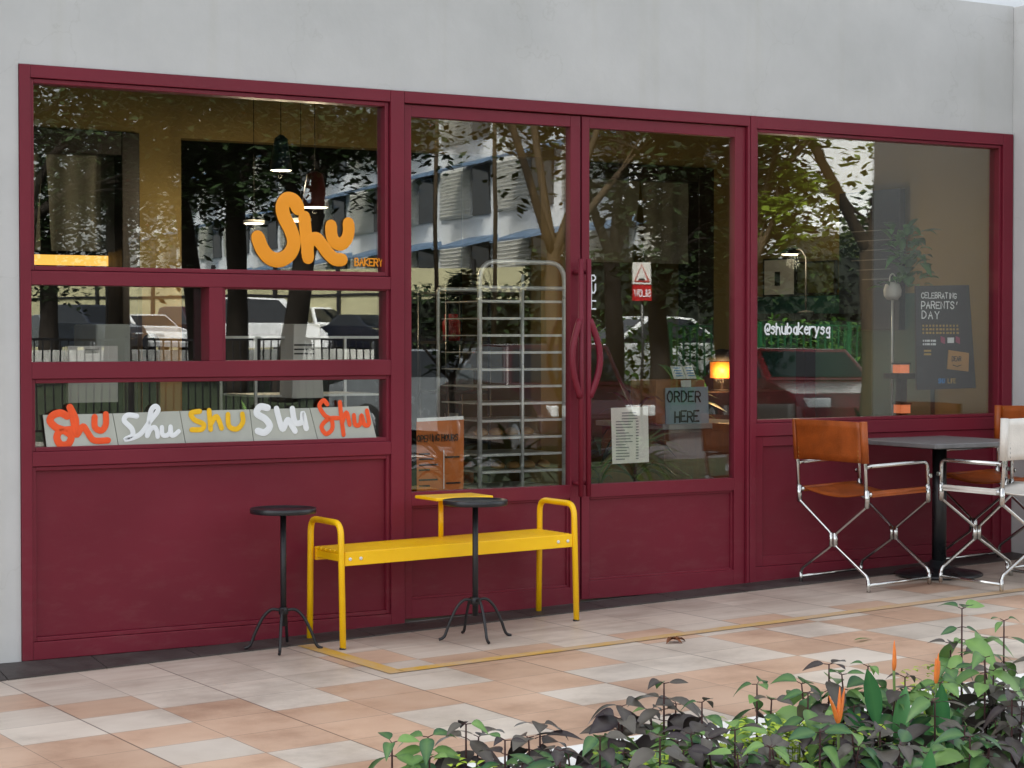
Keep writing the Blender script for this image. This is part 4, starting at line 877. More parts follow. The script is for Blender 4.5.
# ================================================================== STREET OPPOSITE (mirrored in the glass)
def car(label,col,x,y,rz,L=4.4,H=1.45,W=1.76,kind='sedan'):
    t=thing('parked_car',label,'car',(x,y,gz(y)+.004),rz)
    h=L/2; g=.17
    if kind=='sedan': prof=[(-h,.45),(-h+.03,.85),(-h+.55,.98),(-h+1.05,1.0),(h-1.35,.97),(h-.35,.80),(h-.04,.62),(h,.42),(h-.06,.24)]; cab=[(-h+.55,.97),(-h+1.25,H-.03),(-h+1.6,H),(-h+2.35,H-.01),(h-1.25,.96)]
    elif kind=='suv': prof=[(-h,.5),(-h+.02,.95),(-h+.12,1.08),(h-1.15,1.08),(h-.25,.95),(h-.03,.7),(h,.45),(h-.06,.27)]; cab=[(-h+.10,1.07),(-h+.35,H-.05),(-h+.7,H),(-h+2.4,H-.03),(h-1.1,1.07)]
    else: prof=[(-h,.5),(-h+.02,1.0),(h-.7,1.0),(h-.2,.85),(h-.02,.6),(h,.4),(h-.05,.25)]; cab=[(-h+.02,1.0),(-h+.06,H-.06),(-h+.2,H),(h-1.5,H),(h-.6,1.0)]
    body=[(-h+.05,.26)]+prof
    m_=MB()
    secs=[(-1,.0),(-.93,.0),(.93,0),(1,0)]
    n=len(body); cx=sum(p[0] for p in body)/n; cz=sum(p[1] for p in body)/n
    vs=[];fs=[]
    for s,k in ((-1,.965),(-.94,1),(.94,1),(1,.965)):
        for p in body: vs.append((cx+(p[0]-cx)*k,s*W/2,cz+(p[1]-cz)*k))
    for a in range(3):
        for i in range(n): fs.append((a*n+i,a*n+(i+1)%n,(a+1)*n+(i+1)%n,(a+1)*n+i))
    fs.append(tuple(range(n))); fs.append(tuple(3*n+i for i in range(n))[::-1])
    m_.add(vs,fs,0,False); 
    o=m_.obj('body',col,t,bevel=.03)
    m_=MB(); n=len(cab); vs=[];fs=[]
    zc=cab[0][1]
    for s in (-1,1):
        for p in cab: vs.append((p[0],s*(W/2-.04-.22*(p[1]-zc)),p[1]))
    fs=[tuple(range(n)),tuple(range(n,2*n))[::-1]]+[(i,n+i,n+(i+1)%n,(i+1)%n) for i in range(n)]
    m_.add(vs,fs); o=m_.obj('cabin',col,t,bevel=.03)
    m_=MB()
    def inset(pts,k=.86):
        c=sum((Vector(p) for p in pts),Vector())/len(pts); return [c+(Vector(p)-c)*k for p in pts]
    for s in (-1,1):
        lo=zc+.03; 
        q=inset([(p[0],0,p[1]) for p in cab],.86)
        q=[(p.x,s*(W/2-.04-.22*(p.z-zc)+.006),p.z) for p in q]
        m_.add(q,[tuple(range(n)) if s<0 else tuple(range(n))[::-1]])
    for (i,j) in ((n-2,n-1),(0,1)):
        a,b=Vector((cab[i][0],0,cab[i][1])),Vector((cab[j][0],0,cab[j][1]))
        d=(b-a); nn=Vector((d.z,0,-d.x)).normalized(); nn=nn if (nn.x>0)==(i!=0) else -nn
        a2,b2=a.lerp(b,.1)+nn*.008,a.lerp(b,.9)+nn*.008
        wa,wb=W/2-.04-.22*(a2.z-zc)-.08,W/2-.04-.22*(b2.z-zc)-.08
        m_.add([(a2.x,-wa,a2.z),(a2.x,wa,a2.z),(b2.x,wb,b2.z),(b2.x,-wb,b2.z)],[(0,1,2,3)])
    m_.obj('window_glass','cglass',t)
    for x in (-h+.85,h-.85):
        for s in (-1,1):
            m_=MB(); m_.lathe((x,s*(W/2-.10),.31),[(.31,-.10),(.315,0),(.29,.105),(.2,.108)],22,0,'y') if s>0 else m_.lathe((x,s*(W/2-.10),.31),[(.31,.10),(.315,0),(.29,-.105),(.2,-.108)],22,0,'y')
            w=m_.obj('wheel','tyre',t); m_=MB(); m_.lathe((x,s*(W/2+.012),.31),[(.19,-.008*s),(.18,.0),(.05,.004*s)],16,0,'y'); m_.obj('rim','rim',w)
    for s in (-1,1):
        MB().box(h-.30,h-.035,s*(W/2-.34)-.17,s*(W/2-.34)+.17,.60,.74).obj('headlight','clight',t,bevel=.02)
        MB().box(-h-.012,-h+.10,s*(W/2-.26)-.14,s*(W/2-.26)+.14,.68,.88).obj('tail_light','tlight',t,bevel=.02)
    return t
def placec(px,depth,*a): p=far(px,337,depth); return p.x,p.y
x,y=placec(735,31); car('dark red sedan parked at the near kerb, mirrored in the right window','cred',far(782,337,31).x,-16.0,R(107),4.4,1.42)
x,y=placec(650,33); car('white sedan parked ahead, mirrored in the right door','cwhite',far(640,337,44).x,far(640,337,44).y,R(190),4.5,1.6)
x,y=placec(550,27); car('maroon hatchback nose-on, mirrored in the left door beside the rack','cmar',x,y,R(100),3.9,1.5)
x,y=placec(478,30); car('silver sedan mirrored low in the left door','csilver',x,y,R(70),4.4,1.42)
for px,dep,col,kind,rz,lab in ((96,72,'cdark','suv',80,'dark navy off-road car in the car park across the grass'),(60,76,'csilver','sedan',95,'silver car leftmost in the car park across the grass'),(148,74,'cwhite','sedan',85,'white saloon car between the two trunks in the car park'),(200,76,'cmar','suv',88,'maroon estate car in the car park across the grass'),(262,70,'cwhite','van',20,'white van broadside in the car park'),(330,78,'cwhite','suv',100,'white off-road car behind the paper bags in the car park'),(372,74,'cdark','sedan',80,'black saloon car at the right of the car park')):
    p=far(px,337,dep); car(lab,col,p.x,p.y,R(rz),4.5,{'suv':1.78,'sedan':1.45,'van':1.95}[kind],1.8,kind)
# black railing with bars
t=thing('railing','black metal bar railing at the edge of the lawn','railing',(10.5,-19.9,-.12))
m_=MB()
for z in (.12,1.06,1.40): m_.box(-6,6,-.02,.02,z,z+.035)
t_=m_.obj('rail','black',t)
m_=MB(); x=-5.95
while x<6: m_.box(x-.009,x+.009,-.009,.009,.155,1.40); x+=.12
o=m_.obj('bar','black',t); o['kind']='stuff'
for k in range(7): MB().box(-6+k*2-.03,-6+k*2+.03,-.03,.03,0,1.46).obj('post','black',t)
# green railing + hedge
p=far(852,337,40)
t=thing('railing','green metal railing in front of the far hedge','railing',(p.x,p.y,gz(p.y)),R(8))
m_=MB()
zt=far(852,325,40).z-gz(p.y)
for z in (.15,zt): m_.box(-4,4,-.025,.025,z-.03,z)
m_.obj('rail','gfence',t); m_=MB()
for k in range(54): m_.box(-4+.15*k-.012,-4+.15*k+.012,-.012,.012,.15,zt-.03)
m_.obj('bar','gfence',t); 
for k in range(5): MB().box(-4+2*k-.035,-4+2*k+.035,-.035,.035,0,zt+.06).obj('post','gfence',t)
m_=MB(); p2=far(852,337,44)
for k in range(2600):
    m_.leaf((rnd.uniform(-7,7),rnd.uniform(-.8,.8),rnd.uniform(0,1)**.7*1.5*(1+.12*math.sin(rnd.random()*9))),(rnd.uniform(-1,1),rnd.uniform(-1,1),rnd.uniform(-.2,1)),(0,0,1),.22,.13,.3,.2,rnd.random())
o=m_.obj('hedge','hedge',tone=True,loc=(p2.x,p2.y,gz(p2.y))); o.rotation_euler.z=R(8); tag(o,'clipped green hedge behind the green railing','hedge')
p2=far(505,337,58); m_=MB()
for k in range(3500): m_.leaf((rnd.uniform(-3.2,3.2),rnd.uniform(-.8,.8),2.0*rnd.random()**.8*(1+.1*math.sin(k))),(rnd.uniform(-1,1),rnd.uniform(-1,1),rnd.uniform(-.3,1)),(0,0,1),.24,.14,.3,.2,rnd.random())
o=m_.obj('low_hedge','ldark',tone=True,loc=(p2.x,p2.y,gz(p2.y))); o.rotation_euler.z=math.atan2(p2.y,p2.x)+math.pi/2; tag(o,'low dark hedge in front of the beige hoarding','hedge')
MB().box(-3.1,3.1,-.5,.5,0,1.7).obj('dark_core','ldark',o)  # solid dark box filling the inside of the low hedge
p2=far(735,337,54); m_=MB()
for k in range(7000):
    m_.leaf((rnd.uniform(-5.6,5.6),rnd.uniform(-.9,.9),3.1*rnd.random()*(1+.08*math.sin(k))),(rnd.uniform(-1,1),rnd.uniform(-1,1),rnd.uniform(-.3,1)),(0,0,1),.26,.15,.3,.2,rnd.random())
o=m_.obj('tall_hedge','ldark',tone=True,loc=(p2.x,p2.y,gz(p2.y))); o.rotation_euler.z=math.atan2(p2.y+CAMD*0,p2.x)+math.pi/2; tag(o,'tall dark hedge in front of the beige building','hedge')
MB().box(-5.4,5.4,-.6,.6,0,2.9).obj('dark_core','ldark',o)  # solid dark core added behind the leaves, not modelled twigs
# hoarding
a=far(-60,337,88); b=far(610,337,72)
t=thing('hoarding','tall beige corrugated hoarding behind the car park','fence',(a.x,a.y,.72),math.atan2(b.y-a.y,b.x-a.x))
Lh=(b-a).length; m_=MB(); n=int(Lh/.3)
for k in range(n): m_.box(k*.3,k*.3+.2,-.03,.03,0,3.2); m_.box(k*.3+.2,k*.3+.3,.0,.03,0,3.2)
m_.obj('sheeting','hoard',t)
for k in range(int(Lh/3)): MB().box(k*3-.06,k*3+.06,.04,.16,-.1,3.5).obj('post','black',t)
MB().box(0,Lh,.04,.10,2.2,2.28).obj('rail','black',t); MB().box(0,Lh,.04,.10,1.2,1.28).obj('rail','black',t)
# louvred building running away from the street
B0=far(490,337,81); d=Vector((.174,-.985,0)); 
t=thing('louvred_building','long white building with grey louvre bands and blue awnings','building',(B0.x,B0.y,.6),math.atan2(d.y,d.x))
zl=[(337-212)/2028*81+1.34-.6+3.15*k for k in (-1,0,1,2)]
MB().box(-22,75,.25,14,0,zl[-1]+4.2).obj('wall','bwall',t); MB().box(-22.4,75.4,-.25,14.4,zl[-1]+4.21,zl[-1]+4.6).obj('roof','wroof',t)
mods=[k for k in range(-3,11)]
for zi,z in enumerate(zl):
    for k in mods:
        u=k*6.7+ (0)
        if u<-21 or u>70: continue
        m_=MB()
        for s in range(13): m_.hexa([(u+2.6,.10,z+s*.15),(u+6.1,.10,z+s*.15),(u+6.1,.20,z+s*.15),(u+2.6,.20,z+s*.15),(u+2.6,.06,z+s*.15+.07),(u+6.1,.06,z+s*.15+.07),(u+6.1,.16,z+s*.15+.09),(u+2.6,.16,z+s*.15+.09)])
        m_.box(u+2.55,u+6.15,.13,.248,z-.05,z+2.0); m_.obj('louvre','louv',t)
        m_=MB(); m_.box(u+.5,u+2.4,.16,.247,z-.05,z+1.98); m_.obj('window','bglass',t)
        m_=MB(); m_.hexa([(u-.4,-1.3,z+1.72),(u+3.2,-1.3,z+1.72),(u+3.2,.24,z+2.05),(u-.4,.24,z+2.05),(u-.4,-1.3,z+1.80),(u+3.2,-1.3,z+1.80),(u+3.2,.24,z+2.25),(u-.4,.24,z+2.25)]); m_.obj('awning','awn',t)
# beige block with lime panel and white awning
B1=far(835,337,62)
va=math.atan2(-(B1.y-(-0)),B1.x)
rz=math.atan2(B1.y+0,B1.x-0)+math.pi/2
t=thing('beige_block','beige building with a lime panel and white sloping canopy','building',(B1.x,B1.y,.7),math.atan2(B1.y+CAMD-2*CAMD+CAMD,B1.x)+math.pi/2-R(12))
ppm=2028/62.0
Z=lambda py:1.34+(337-py)/ppm-.7
MB().box(-1.4,6,-9,-.3,0,Z(60)).obj('wall','bbeige',t); 
MB().box(-1.3,-.2,-.299,-.2,Z(200),Z(160)).obj('panel','lime',t)
m_=MB(); m_.hexa([(-1.6,-.25,Z(236)),(2.6,-.25,Z(222)),(2.6,2.2,Z(228)),(-1.6,2.2,Z(244)),(-1.6,-.25,Z(227)),(2.6,-.25,Z(211)),(2.6,2.2,Z(221)),(-1.6,2.2,Z(237))]); m_.obj('canopy','wroof',t)
for k in range(2): 
    for j in range(3): MB().box(1.2+k*2.3,2.6+k*2.3,-.295,-.25,Z(200)+j*3-6,Z(200)+j*3-4.6).obj('window','bglass',t)
# signs and lamp
p=far(646,337,25); t=thing('traffic_sign','white and red slow warning sign with a hump triangle','sign',(p.x,p.y,gz(p.y)),math.pi+math.atan2(p.x-5.2,-p.y))
z0=far(646,301,25).z-gz(p.y); z1=far(646,262,25).z-gz(p.y); W_=.115; kk=.115/.29; zm=z0+(z1-z0)*.42
MB().tube([(0,.05,0),(0,.05,z1)],.02,10).obj('post','blacks',t)
s_=MB().box(-W_,W_,-.015,.014,zm,z1).obj('plate','white',t); s2=MB().box(-W_,W_,-.015,.014,z0,zm-.01).obj('plate','red',t)
m_=MB(); c=(zm+z1)/2; m_.tube([(-.22*kk,-.02,zm+.035),(.22*kk,-.02,zm+.035),(0,-.02,z1-.028),(-.22*kk,-.02,zm+.035)],.011,6,0,flat=((0,-1,0),.004)); m_.obj('triangle','red',s_)
m_=MB(); m_.prism([(-.05,-.018,zm+.05),(.05,-.018,zm+.05),(.025,-.018,zm+.075),(-.025,-.018,zm+.075)],(0,-.004,0)); m_.obj('hump_mark','ink',s_)
m_=MB(); write(m_,'SLOW',(-.10,-.018,z0+.05),(1,0,0),(0,0,1),.082,.008,(0,-1,0),gap=.12,t=.003,cw=.8); m_.obj('print','wvin',s2)
p=at(892.5,290,.62); t=thing('pot_lantern','white enamel pot lantern on a slim stand left of the charcoal poster','lantern',(p.x,.62,.9))
zl_=p.z-.9
MB().tube([(0,0,.0),(0,0,zl_-.05)],.006,8).obj('stand','steel',t); MB().lathe((0,0,zl_),[(.03,-.055),(.048,-.03),(.05,0),(.04,.03),(.012,.045)],20).obj('globe','white',t)
m_=MB(); m_.tube(spline([(-.022,0,zl_+.04),(-.018,0,zl_+.075),(0,0,zl_+.09),(.018,0,zl_+.075),(.022,0,zl_+.04)],5),.004,6); m_.obj('handle','white',t)
tt=thing('side_table','slim dark table carrying the white pot lantern','table',(p.x,.62,.062)); P(MB().box(p.x-.12,p.x+.12,.5,.74,.87,.899).obj('tabletop','dwood',tt)); P(MB().box(p.x-.02,p.x+.02,.6,.64,.062,.87).obj('column','dwood',tt))
for px,dep,lab in ((438,46,'tall thin dark pole left of the forked tree'),(497,44,'tall thin dark pole in front of the forked tree')):
    p=far(px,337,dep); t=thing('lamp_pole',lab,'pole',(p.x,p.y,gz(p.y))); MB().tube([(0,0,0),(0,0,9)],.05,10).obj('post','mbark',t); MB().box(-.5,.5,-.06,.06,8.9,9.0).obj('lamp_arm','blacks',t)
# trees
def tree(label,px,depth,r,forks,crowns,leaf='ltree',n=1500,ls=.16,lean=0,name='street_tree'):
    p=far(px,337,depth); t=thing(name,label,'tree',(p.x,p.y,gz(p.y)-.02),rnd.uniform(0,6))
    t.rotation_euler.z=0
    fz=forks
    m_=MB(); m_.tube(spline([(0,0,0),(lean*.3,.1,fz*.4),(lean*.7,.0,fz*.8),(lean,0,fz)],5),[r*1.25]+[r*(1.15-.35*k/15) for k in range(15)],10); 
    bk_='dbark' if leaf=='ldark' else 'mbark'; m_.obj('trunk',bk_,t)
    m_=MB()
    for (cx,cy,cz,cr) in crowns:
        e=Vector((cx,cy,cz)); s=Vector((lean,0,fz*.93)); mid=s.lerp(e,.5)+Vector((rnd.uniform(-.3,.3),rnd.uniform(-.3,.3),.3))
        pts=spline([s,mid,e],6); m_.tube(pts,[r*.6*(1-.8*k/(len(pts)-1)) for k in range(len(pts))],7)
        for k in range(5):
            a=e+Vector((rnd.uniform(-1,1),rnd.uniform(-1,1),rnd.uniform(-.6,1)))*cr*.8; b=pts[rnd.randint(5,10)]
            q=spline([b,b.lerp(a,.5)+Vector((rnd.uniform(-.2,.2),0,rnd.uniform(-.1,.3))),a],4); m_.tube(q,[r*.2*(1-.8*k2/(len(q)-1)) for k2 in range(len(q))],5)
    m_.obj('limbs',bk_,t)
    m_=MB(); tot=sum(c[3]**2 for c in crowns)
    for (cx,cy,cz,cr) in crowns:
        nc=max(4,int(9*cr)); cl=[Vector((rnd.gauss(0,.45),rnd.gauss(0,.45),rnd.gauss(0,.38)))*cr+Vector((cx,cy,cz)) for _ in range(nc)]
        for k in range(int(n*cr*cr/tot)):
            c=rnd.choice(cl); q=c+Vector((rnd.gauss(0,1),rnd.gauss(0,1),rnd.gauss(0,.7)))*cr*.22
            a=rnd.uniform(0,6.28); e=rnd.uniform(-.7,.5); d_=Vector((math.cos(a)*math.cos(e),math.sin(a)*math.cos(e),math.sin(e))); sd=d_.cross(Vector((0,0,1))).normalized()
            sd=(sd+Vector((0,0,rnd.uniform(-.6,.6)))).normalized(); L=ls*rnd.uniform(.7,1.4)
            m_.add([q,q+d_*L*.5+sd*L*.27,q+d_*L,q+d_*L*.5-sd*L*.27],[(0,1,2,3)],0,False,rnd.random())
    m_.obj('foliage',leaf,t,tone=True); return t
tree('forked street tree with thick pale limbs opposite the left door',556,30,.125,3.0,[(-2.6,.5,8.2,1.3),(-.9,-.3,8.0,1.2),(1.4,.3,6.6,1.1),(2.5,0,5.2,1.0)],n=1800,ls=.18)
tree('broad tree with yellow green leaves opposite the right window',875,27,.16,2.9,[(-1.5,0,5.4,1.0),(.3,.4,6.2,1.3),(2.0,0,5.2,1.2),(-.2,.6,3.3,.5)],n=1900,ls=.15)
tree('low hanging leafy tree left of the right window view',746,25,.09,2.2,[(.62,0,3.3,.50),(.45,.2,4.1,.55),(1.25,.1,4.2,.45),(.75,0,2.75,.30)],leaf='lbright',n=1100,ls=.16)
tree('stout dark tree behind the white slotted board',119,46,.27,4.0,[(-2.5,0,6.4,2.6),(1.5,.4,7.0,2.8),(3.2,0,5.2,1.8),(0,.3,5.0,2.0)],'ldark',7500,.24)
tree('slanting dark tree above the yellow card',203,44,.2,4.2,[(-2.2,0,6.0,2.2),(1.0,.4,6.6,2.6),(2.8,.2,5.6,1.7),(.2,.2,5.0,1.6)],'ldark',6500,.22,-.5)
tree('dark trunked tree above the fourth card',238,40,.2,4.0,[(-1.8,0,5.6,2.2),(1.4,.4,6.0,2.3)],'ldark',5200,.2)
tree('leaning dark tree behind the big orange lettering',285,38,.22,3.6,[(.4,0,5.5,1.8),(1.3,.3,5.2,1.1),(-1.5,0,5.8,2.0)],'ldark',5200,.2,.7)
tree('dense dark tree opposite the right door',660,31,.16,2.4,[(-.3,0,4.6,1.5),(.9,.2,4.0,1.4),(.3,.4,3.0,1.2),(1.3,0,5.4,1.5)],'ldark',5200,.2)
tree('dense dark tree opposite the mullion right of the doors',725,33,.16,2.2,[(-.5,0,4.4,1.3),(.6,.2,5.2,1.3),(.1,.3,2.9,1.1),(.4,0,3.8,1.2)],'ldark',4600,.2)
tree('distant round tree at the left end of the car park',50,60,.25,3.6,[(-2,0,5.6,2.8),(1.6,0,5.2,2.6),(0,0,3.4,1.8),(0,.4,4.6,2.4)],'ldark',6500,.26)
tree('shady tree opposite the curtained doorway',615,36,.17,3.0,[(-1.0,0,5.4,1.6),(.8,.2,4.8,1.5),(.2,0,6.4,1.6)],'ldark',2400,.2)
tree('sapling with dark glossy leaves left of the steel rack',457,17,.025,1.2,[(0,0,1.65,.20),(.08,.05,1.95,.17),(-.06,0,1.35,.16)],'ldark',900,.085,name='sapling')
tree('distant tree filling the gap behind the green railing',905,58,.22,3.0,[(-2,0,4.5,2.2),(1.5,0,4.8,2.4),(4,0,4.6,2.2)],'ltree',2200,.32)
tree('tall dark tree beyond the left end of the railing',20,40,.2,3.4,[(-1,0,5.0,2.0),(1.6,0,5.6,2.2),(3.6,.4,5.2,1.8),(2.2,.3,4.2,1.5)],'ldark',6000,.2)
# verge shrubs with strappy leaves below the railing
for k,(px,dep,lab) in enumerate(((255,22,'strappy green verge plant below the railing, left of the fourth card'),(300,21,'strappy green verge plant below the paper bags'),(520,15,'dark low verge plant opposite the left door'),(455,14.5,'dark spiky verge plant opposite the orange notice'),(640,16,'low verge plant opposite the white menu sheet'),(880,17,'thin verge plant with narrow leaves opposite the candle lanterns'))):
    p=far(px,337,dep); potted('verge_plant',lab,(p.x,p.y,gz(p.y)),.75,0,'palm',pot=None,L=.6,W=.06,n=40,lm='ldark' if k in(2,3,5) else 'lgreen')
# ================================================================== PLANTING BED
def shrub(label,px,py,y,stems,spread,mix,seed,lsz=.098,group='purple leaved shrubs in the planting bed'):
    r_=random.Random(seed); tip=at(px,py,y); gzv=gz(y)
    stems=max(2,int(stems*.66)); mix*=.75; t=thing('shrub',label,'shrub',(tip.x,y,gzv),group=group); H=tip.z-gzv
    st=MB(); lp=MB(); lg_=MB()
    for s in range(stems):
        a=r_.uniform(0,6.28); rr_=0 if s==0 else spread*(.35+.65*r_.random()); h=H*(1 if s==0 else r_.uniform(.66,.97))
        bx,by=rr_*.3*math.cos(a),rr_*.3*math.sin(a); ex,ey=rr_*math.cos(a),rr_*math.sin(a)
        pts=spline([(bx,by,-.02),(bx*1.3,by*1.3,h*.4),(ex*.85,ey*.85,h*.75),(ex,ey,h*.985)],4)
        st.tube(pts,[.0048-.0026*k/(len(pts)-1) for k in range(len(pts))],6)
        green=r_.random()<mix
        nodes_=r_.randint(4,6); yaw=r_.uniform(0,3)
        for k in range(nodes_):
            u=1-.56*(k/nodes_)**1.05; i=min(len(pts)-1,int(u*(len(pts)-1))); p=pts[i] if k else pts[-1]
            yaw+=1.57+r_.uniform(-.35,.35)
            sz=lsz*(.72+.34*min(1,k/2))*r_.uniform(.6,1.4)
            for q in range(2 if k else 3):
                b=yaw+q*(3.14 if k else 2.1)+r_.uniform(-.3,.3); e=r_.uniform(-.45,.25) if k else r_.uniform(-.1,.45)
                d_=(math.cos(b)*math.cos(e),math.sin(b)*math.cos(e),math.sin(e))
                tgt=lg_ if (green and k<3) or r_.random()<.12+mix*.45 else lp
                # petiole
                pe=p+Vector(d_)*.016; st.tube([p,pe],.0014,4)
                tgt.leaf(pe,d_,(r_.uniform(-.4,.4),-.35+r_.uniform(-.4,.4),1),sz,sz*r_.uniform(.50,.64),r_.uniform(.15,.8),r_.uniform(.05,.38),r_.random()**1.3,n=7)
    st.obj('stems','stem',t); 
    if lp.f: lp.obj('foliage','lpurp',t,tone=True)
    if lg_.f: lg_.obj('young_leaves','lgreen',t,tone=True)
SH=[(392,741,-2.95,2,.05,1.0,'sparse green sprig at the far left end of the planting bed'),
(428,735,-2.98,3,.07,.8,'small green sprig beside the far left one in the planting bed'),
(466,722,-3.0,6,.12,.35,'dark shrub with spread leaves below the pale tile left of centre'),
(540,722,-3.0,7,.13,.2,'purple shrub in the gap of the white kerb'),
(505,738,-3.25,7,.15,.15,'low purple shrub in the front row, left of centre'),
(622,704,-3.0,5,.08,.1,'brown purple rosette shrub standing against the tiles'),
(600,735,-3.3,8,.16,.3,'bushy purple shrub in the front row near the centre'),
(664,681,-3.05,6,.12,.6,'taller shrub with a lime green top leaf near the centre'),
(702,700,-3.2,7,.14,.3,'dark shrub just right of the lime topped one'),
(660,735,-3.45,8,.16,.25,'low dense purple shrub at the bottom edge near the centre'),
(757,682,-3.05,4,.11,.9,'leggy green shrub on a slanting reddish stem'),
(735,728,-3.4,8,.16,.15,'dark purple shrub under the leggy green one'),
(829,662,-3.1,6,.12,.8,'green leaved shrub left of the middle orange flower'),
(808,690,-3.3,8,.16,.25,'dark shrub behind the lowest orange flower'),
(868,664,-3.15,7,.14,.4,'dark green shrub between the orange flowers'),
(820,730,-3.6,8,.17,.3,'purple shrub at the bottom edge below the lowest orange flower'),
(905,675,-3.25,8,.15,.5,'broad green shrub left of the lance leaves'),
(962,606,-3.05,5,.10,.95,'tallest green topped shrub near the right edge'),
(1004,618,-3.1,7,.15,.55,'tall shrub cut by the right edge of the photo'),
(985,655,-3.3,9,.17,.3,'dark bushy shrub below the tallest green topped one'),
(1012,690,-3.5,9,.17,.25,'dark shrub in the bottom right corner'),
(935,700,-3.5,8,.16,.3,'dark shrub at the foot of the lance leaves'),
(880,725,-3.6,8,.16,.3,'purple shrub between the two lance leaved clumps'),
(970,735,-3.75,8,.16,.3,'lowest purple shrub at the bottom edge near the right corner'),
(560,748,-3.45,7,.15,.2,'lowest purple shrub at the bottom edge left of centre'),
(770,745,-3.7,7,.15,.25,'small purple shrub at the bottom edge beside the lime ground cover')]
for i,s in enumerate(SH): shrub(s[6],s[0],s[1],s[2],s[3],s[4],s[5],100+i)
# lance leaved flower plants
HL=[((888,735),-3.3,[((868,650),(900,645)),((905,668),(905,672)),((850,690),(845,680))],'lance leaved flower plant behind the two upper orange flowers'),
    ((945,735),-3.35,[((942,665),(938,655)),((925,700),(918,690)),((965,705),(975,690)),((958,690),(962,682))],'lance leaved plant with the tallest upright blade, right of the flowers'),
    ((915,790),-3.8,[((930,728),(938,722)),((905,745),(895,740))],'lance leaved plant rising from the bottom edge of the photo')]
for (bp,y,lv,lab) in HL:
    b=at(bp[0],bp[1],y); b.z=gz(y)
    t=thing('lance_leaf_plant',lab,'plant',b)
    st=MB(); lf=MB()
    for k,(tp,_) in enumerate(lv):
        tp_=at(tp[0],tp[1],y+.05*(k-1))-b
        base=Vector((0,0,.02)); L=.27; dirv=(tp_-base).normalized(); s0=tp_-dirv*L*.9
        st.tube([base,base.lerp(s0,.5)+Vector((.01,0,.01)),s0],.005,6)
        lf.leaf(s0,dirv,(CAM-b).normalized()+Vector((rnd.uniform(-.5,.5),0,.3)),L,.052,.30,.5,rnd.random(),n=8)
        for q in range(3):
            a=rnd.uniform(0,6.28); d_=Vector((math.cos(a)*.6,math.sin(a)*.6,.75)); p0=base+Vector((0,0,.06+.05*q)); lf.leaf(p0,d_,(0,0,1),.2,.05,.5,.35,rnd.random(),n=8)
    st.obj('stems','gstem',t); lf.obj('foliage','lhel',t,tone=True)
for (px,py,y,lean,lab) in ((838,690,-3.55,.2,'open three-pronged orange flower, lowest and nearest'),(936,653,-3.3,0,'closed orange flower right of the upright blade'),(894,640,-3.25,-.05,'slender orange flower spike at the back')):
    tip=at(px,py,y); g=gz(y); t=thing('orange_flower',lab,'flower',(tip.x,y,g)); H=tip.z-g
    MB().tube(spline([(0,0,0),(.005,0,H*.5),(0,0,H-.09)],5),.0042,8).obj('stalk','gstem',t)
    m_=MB(); hh=.105 if lean>0 else .095
    brs=((-.45,.8),(.02,1),(.22,.95)) if lean>0 else ((.05,1),(-.08,.85),(.12,.75)) if lean==0 else ((-.05,1),)
    for bx,l in brs: m_.tube(spline([(0,0,H-.095),(bx*.03,-.004,H-.06),(bx*.085,-.006,H-.095+hh*l)],5),[.003,.0045,.006,.0068,.0068,.0066,.006,.005,.0038,.0022,.0008],8)
    m_.obj('bracts','flower',t)
for (px,py,y,w,lab,n) in ((785,722,-3.2,.26,'lime green ground cover clump in front of the white kerb',700),(640,752,-3.3,.12,'small lime ground cover patch near the bottom centre',160),(470,760,-3.1,.10,'small lime ground cover patch at the bottom left',120),(940,665,-3.0,.12,'lime ground cover behind the upright blade',160)):
    tip=at(px,py,y); g=gz(y); m_=MB()
    for k in range(n):
        q=Vector((rnd.gauss(0,w*.5),rnd.gauss(0,w*.35),(tip.z-g)*rnd.uniform(.55,1))); a=rnd.uniform(0,6.28)
        m_.leaf(q,(math.cos(a),math.sin(a),rnd.uniform(-.1,.8)),(0,0,1),.03,.018,.4,.2,rnd.random())
    for k in range(24): q=Vector((rnd.gauss(0,w*.4),rnd.gauss(0,w*.3),0)); m_.tube([q,q+Vector((0,0,(tip.z-g)*.8))],.002,4)
    o=m_.obj('ground_cover','lyell',tone=True,loc=(tip.x,y,g)); tag(o,lab,'ground cover')
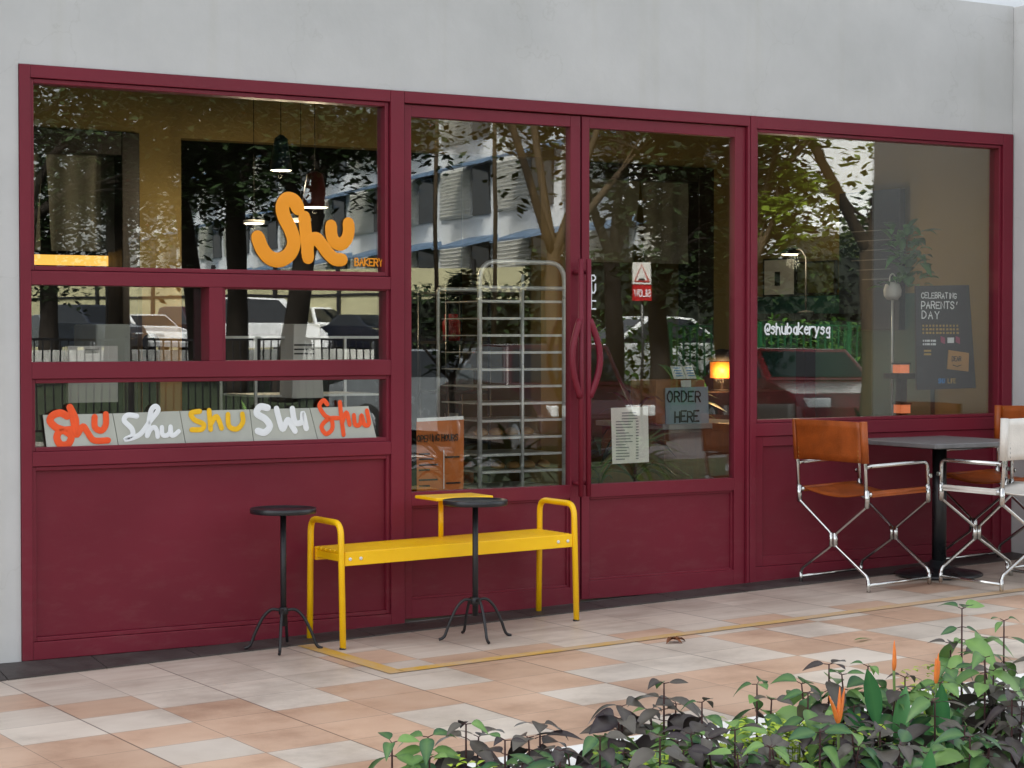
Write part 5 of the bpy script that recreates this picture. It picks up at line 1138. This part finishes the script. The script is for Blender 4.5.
# ================================================================== LIGHT, CAMERA
w=bpy.data.worlds.new('World'); SC.world=w; w.use_nodes=True; nt=w.node_tree; bg=nt.nodes['Background']
sky=nt.nodes.new('ShaderNodeTexSky'); sky.sky_type='NISHITA'; sky.sun_disc=False
EL,AZ=R(46),R(-45)     # sun behind the shop, from its left
sky.sun_elevation=EL; sky.sun_rotation=AZ; sky.air_density=1.0; sky.dust_density=3.0; sky.ozone_density=1.0
hs=nt.nodes.new('ShaderNodeHueSaturation'); hs.inputs['Saturation'].default_value=.24; nt.links.new(sky.outputs[0],hs.inputs['Color']); nt.links.new(hs.outputs[0],bg.inputs[0]); bg.inputs[1].default_value=.15
sd=bpy.data.lights.new('sun','SUN'); sd.energy=5.0; sd.angle=R(12); sd.color=(1,.95,.87)
so=bpy.data.objects.new('sun',sd); COL.objects.link(so)
sv=Vector((math.sin(AZ)*math.cos(EL),math.cos(AZ)*math.cos(EL),math.sin(EL)))
so.rotation_euler=(-sv).to_track_quat('-Z','Y').to_euler(); so['kind']='helper'
def plamp(p,e,col,rad=.012):
    l=bpy.data.lights.new('lamp_light','POINT'); l.energy=e; l.color=col; l.shadow_soft_size=rad; o=bpy.data.objects.new('lamp_light',l); o.location=p; COL.objects.link(o)
for px,py,y in ((281,176,2.2),(315,212,1.8),(254,228,2.4)): plamp(at(px,py,y),2.6,(1,.82,.55))
plamp(at(722,375,2.15),3.,(1,.62,.28),.05); plamp(at(795,262,1.3),3.0,(1,.85,.6),.04)
cd=bpy.data.cameras.new('camera'); cd.sensor_width=36; cd.lens=F/1024*36; cd.clip_end=2000; cd.clip_start=.05
co=bpy.data.objects.new('camera',cd); COL.objects.link(co); co.location=CAM
co.rotation_euler=FW.to_track_quat('-Z','Y').to_euler(); SC.camera=co
vs_=SC.view_settings; vs_.view_transform='Standard'; vs_.look='None'; vs_.gamma=1; vs_.exposure=1.6; vs_.use_curve_mapping=False
cy=SC.cycles; cy.max_bounces=10; cy.transparent_max_bounces=24; cy.glossy_bounces=5; cy.diffuse_bounces=4; cy.sample_clamp_indirect=6; cy.caustics_reflective=False; cy.caustics_refractive=False
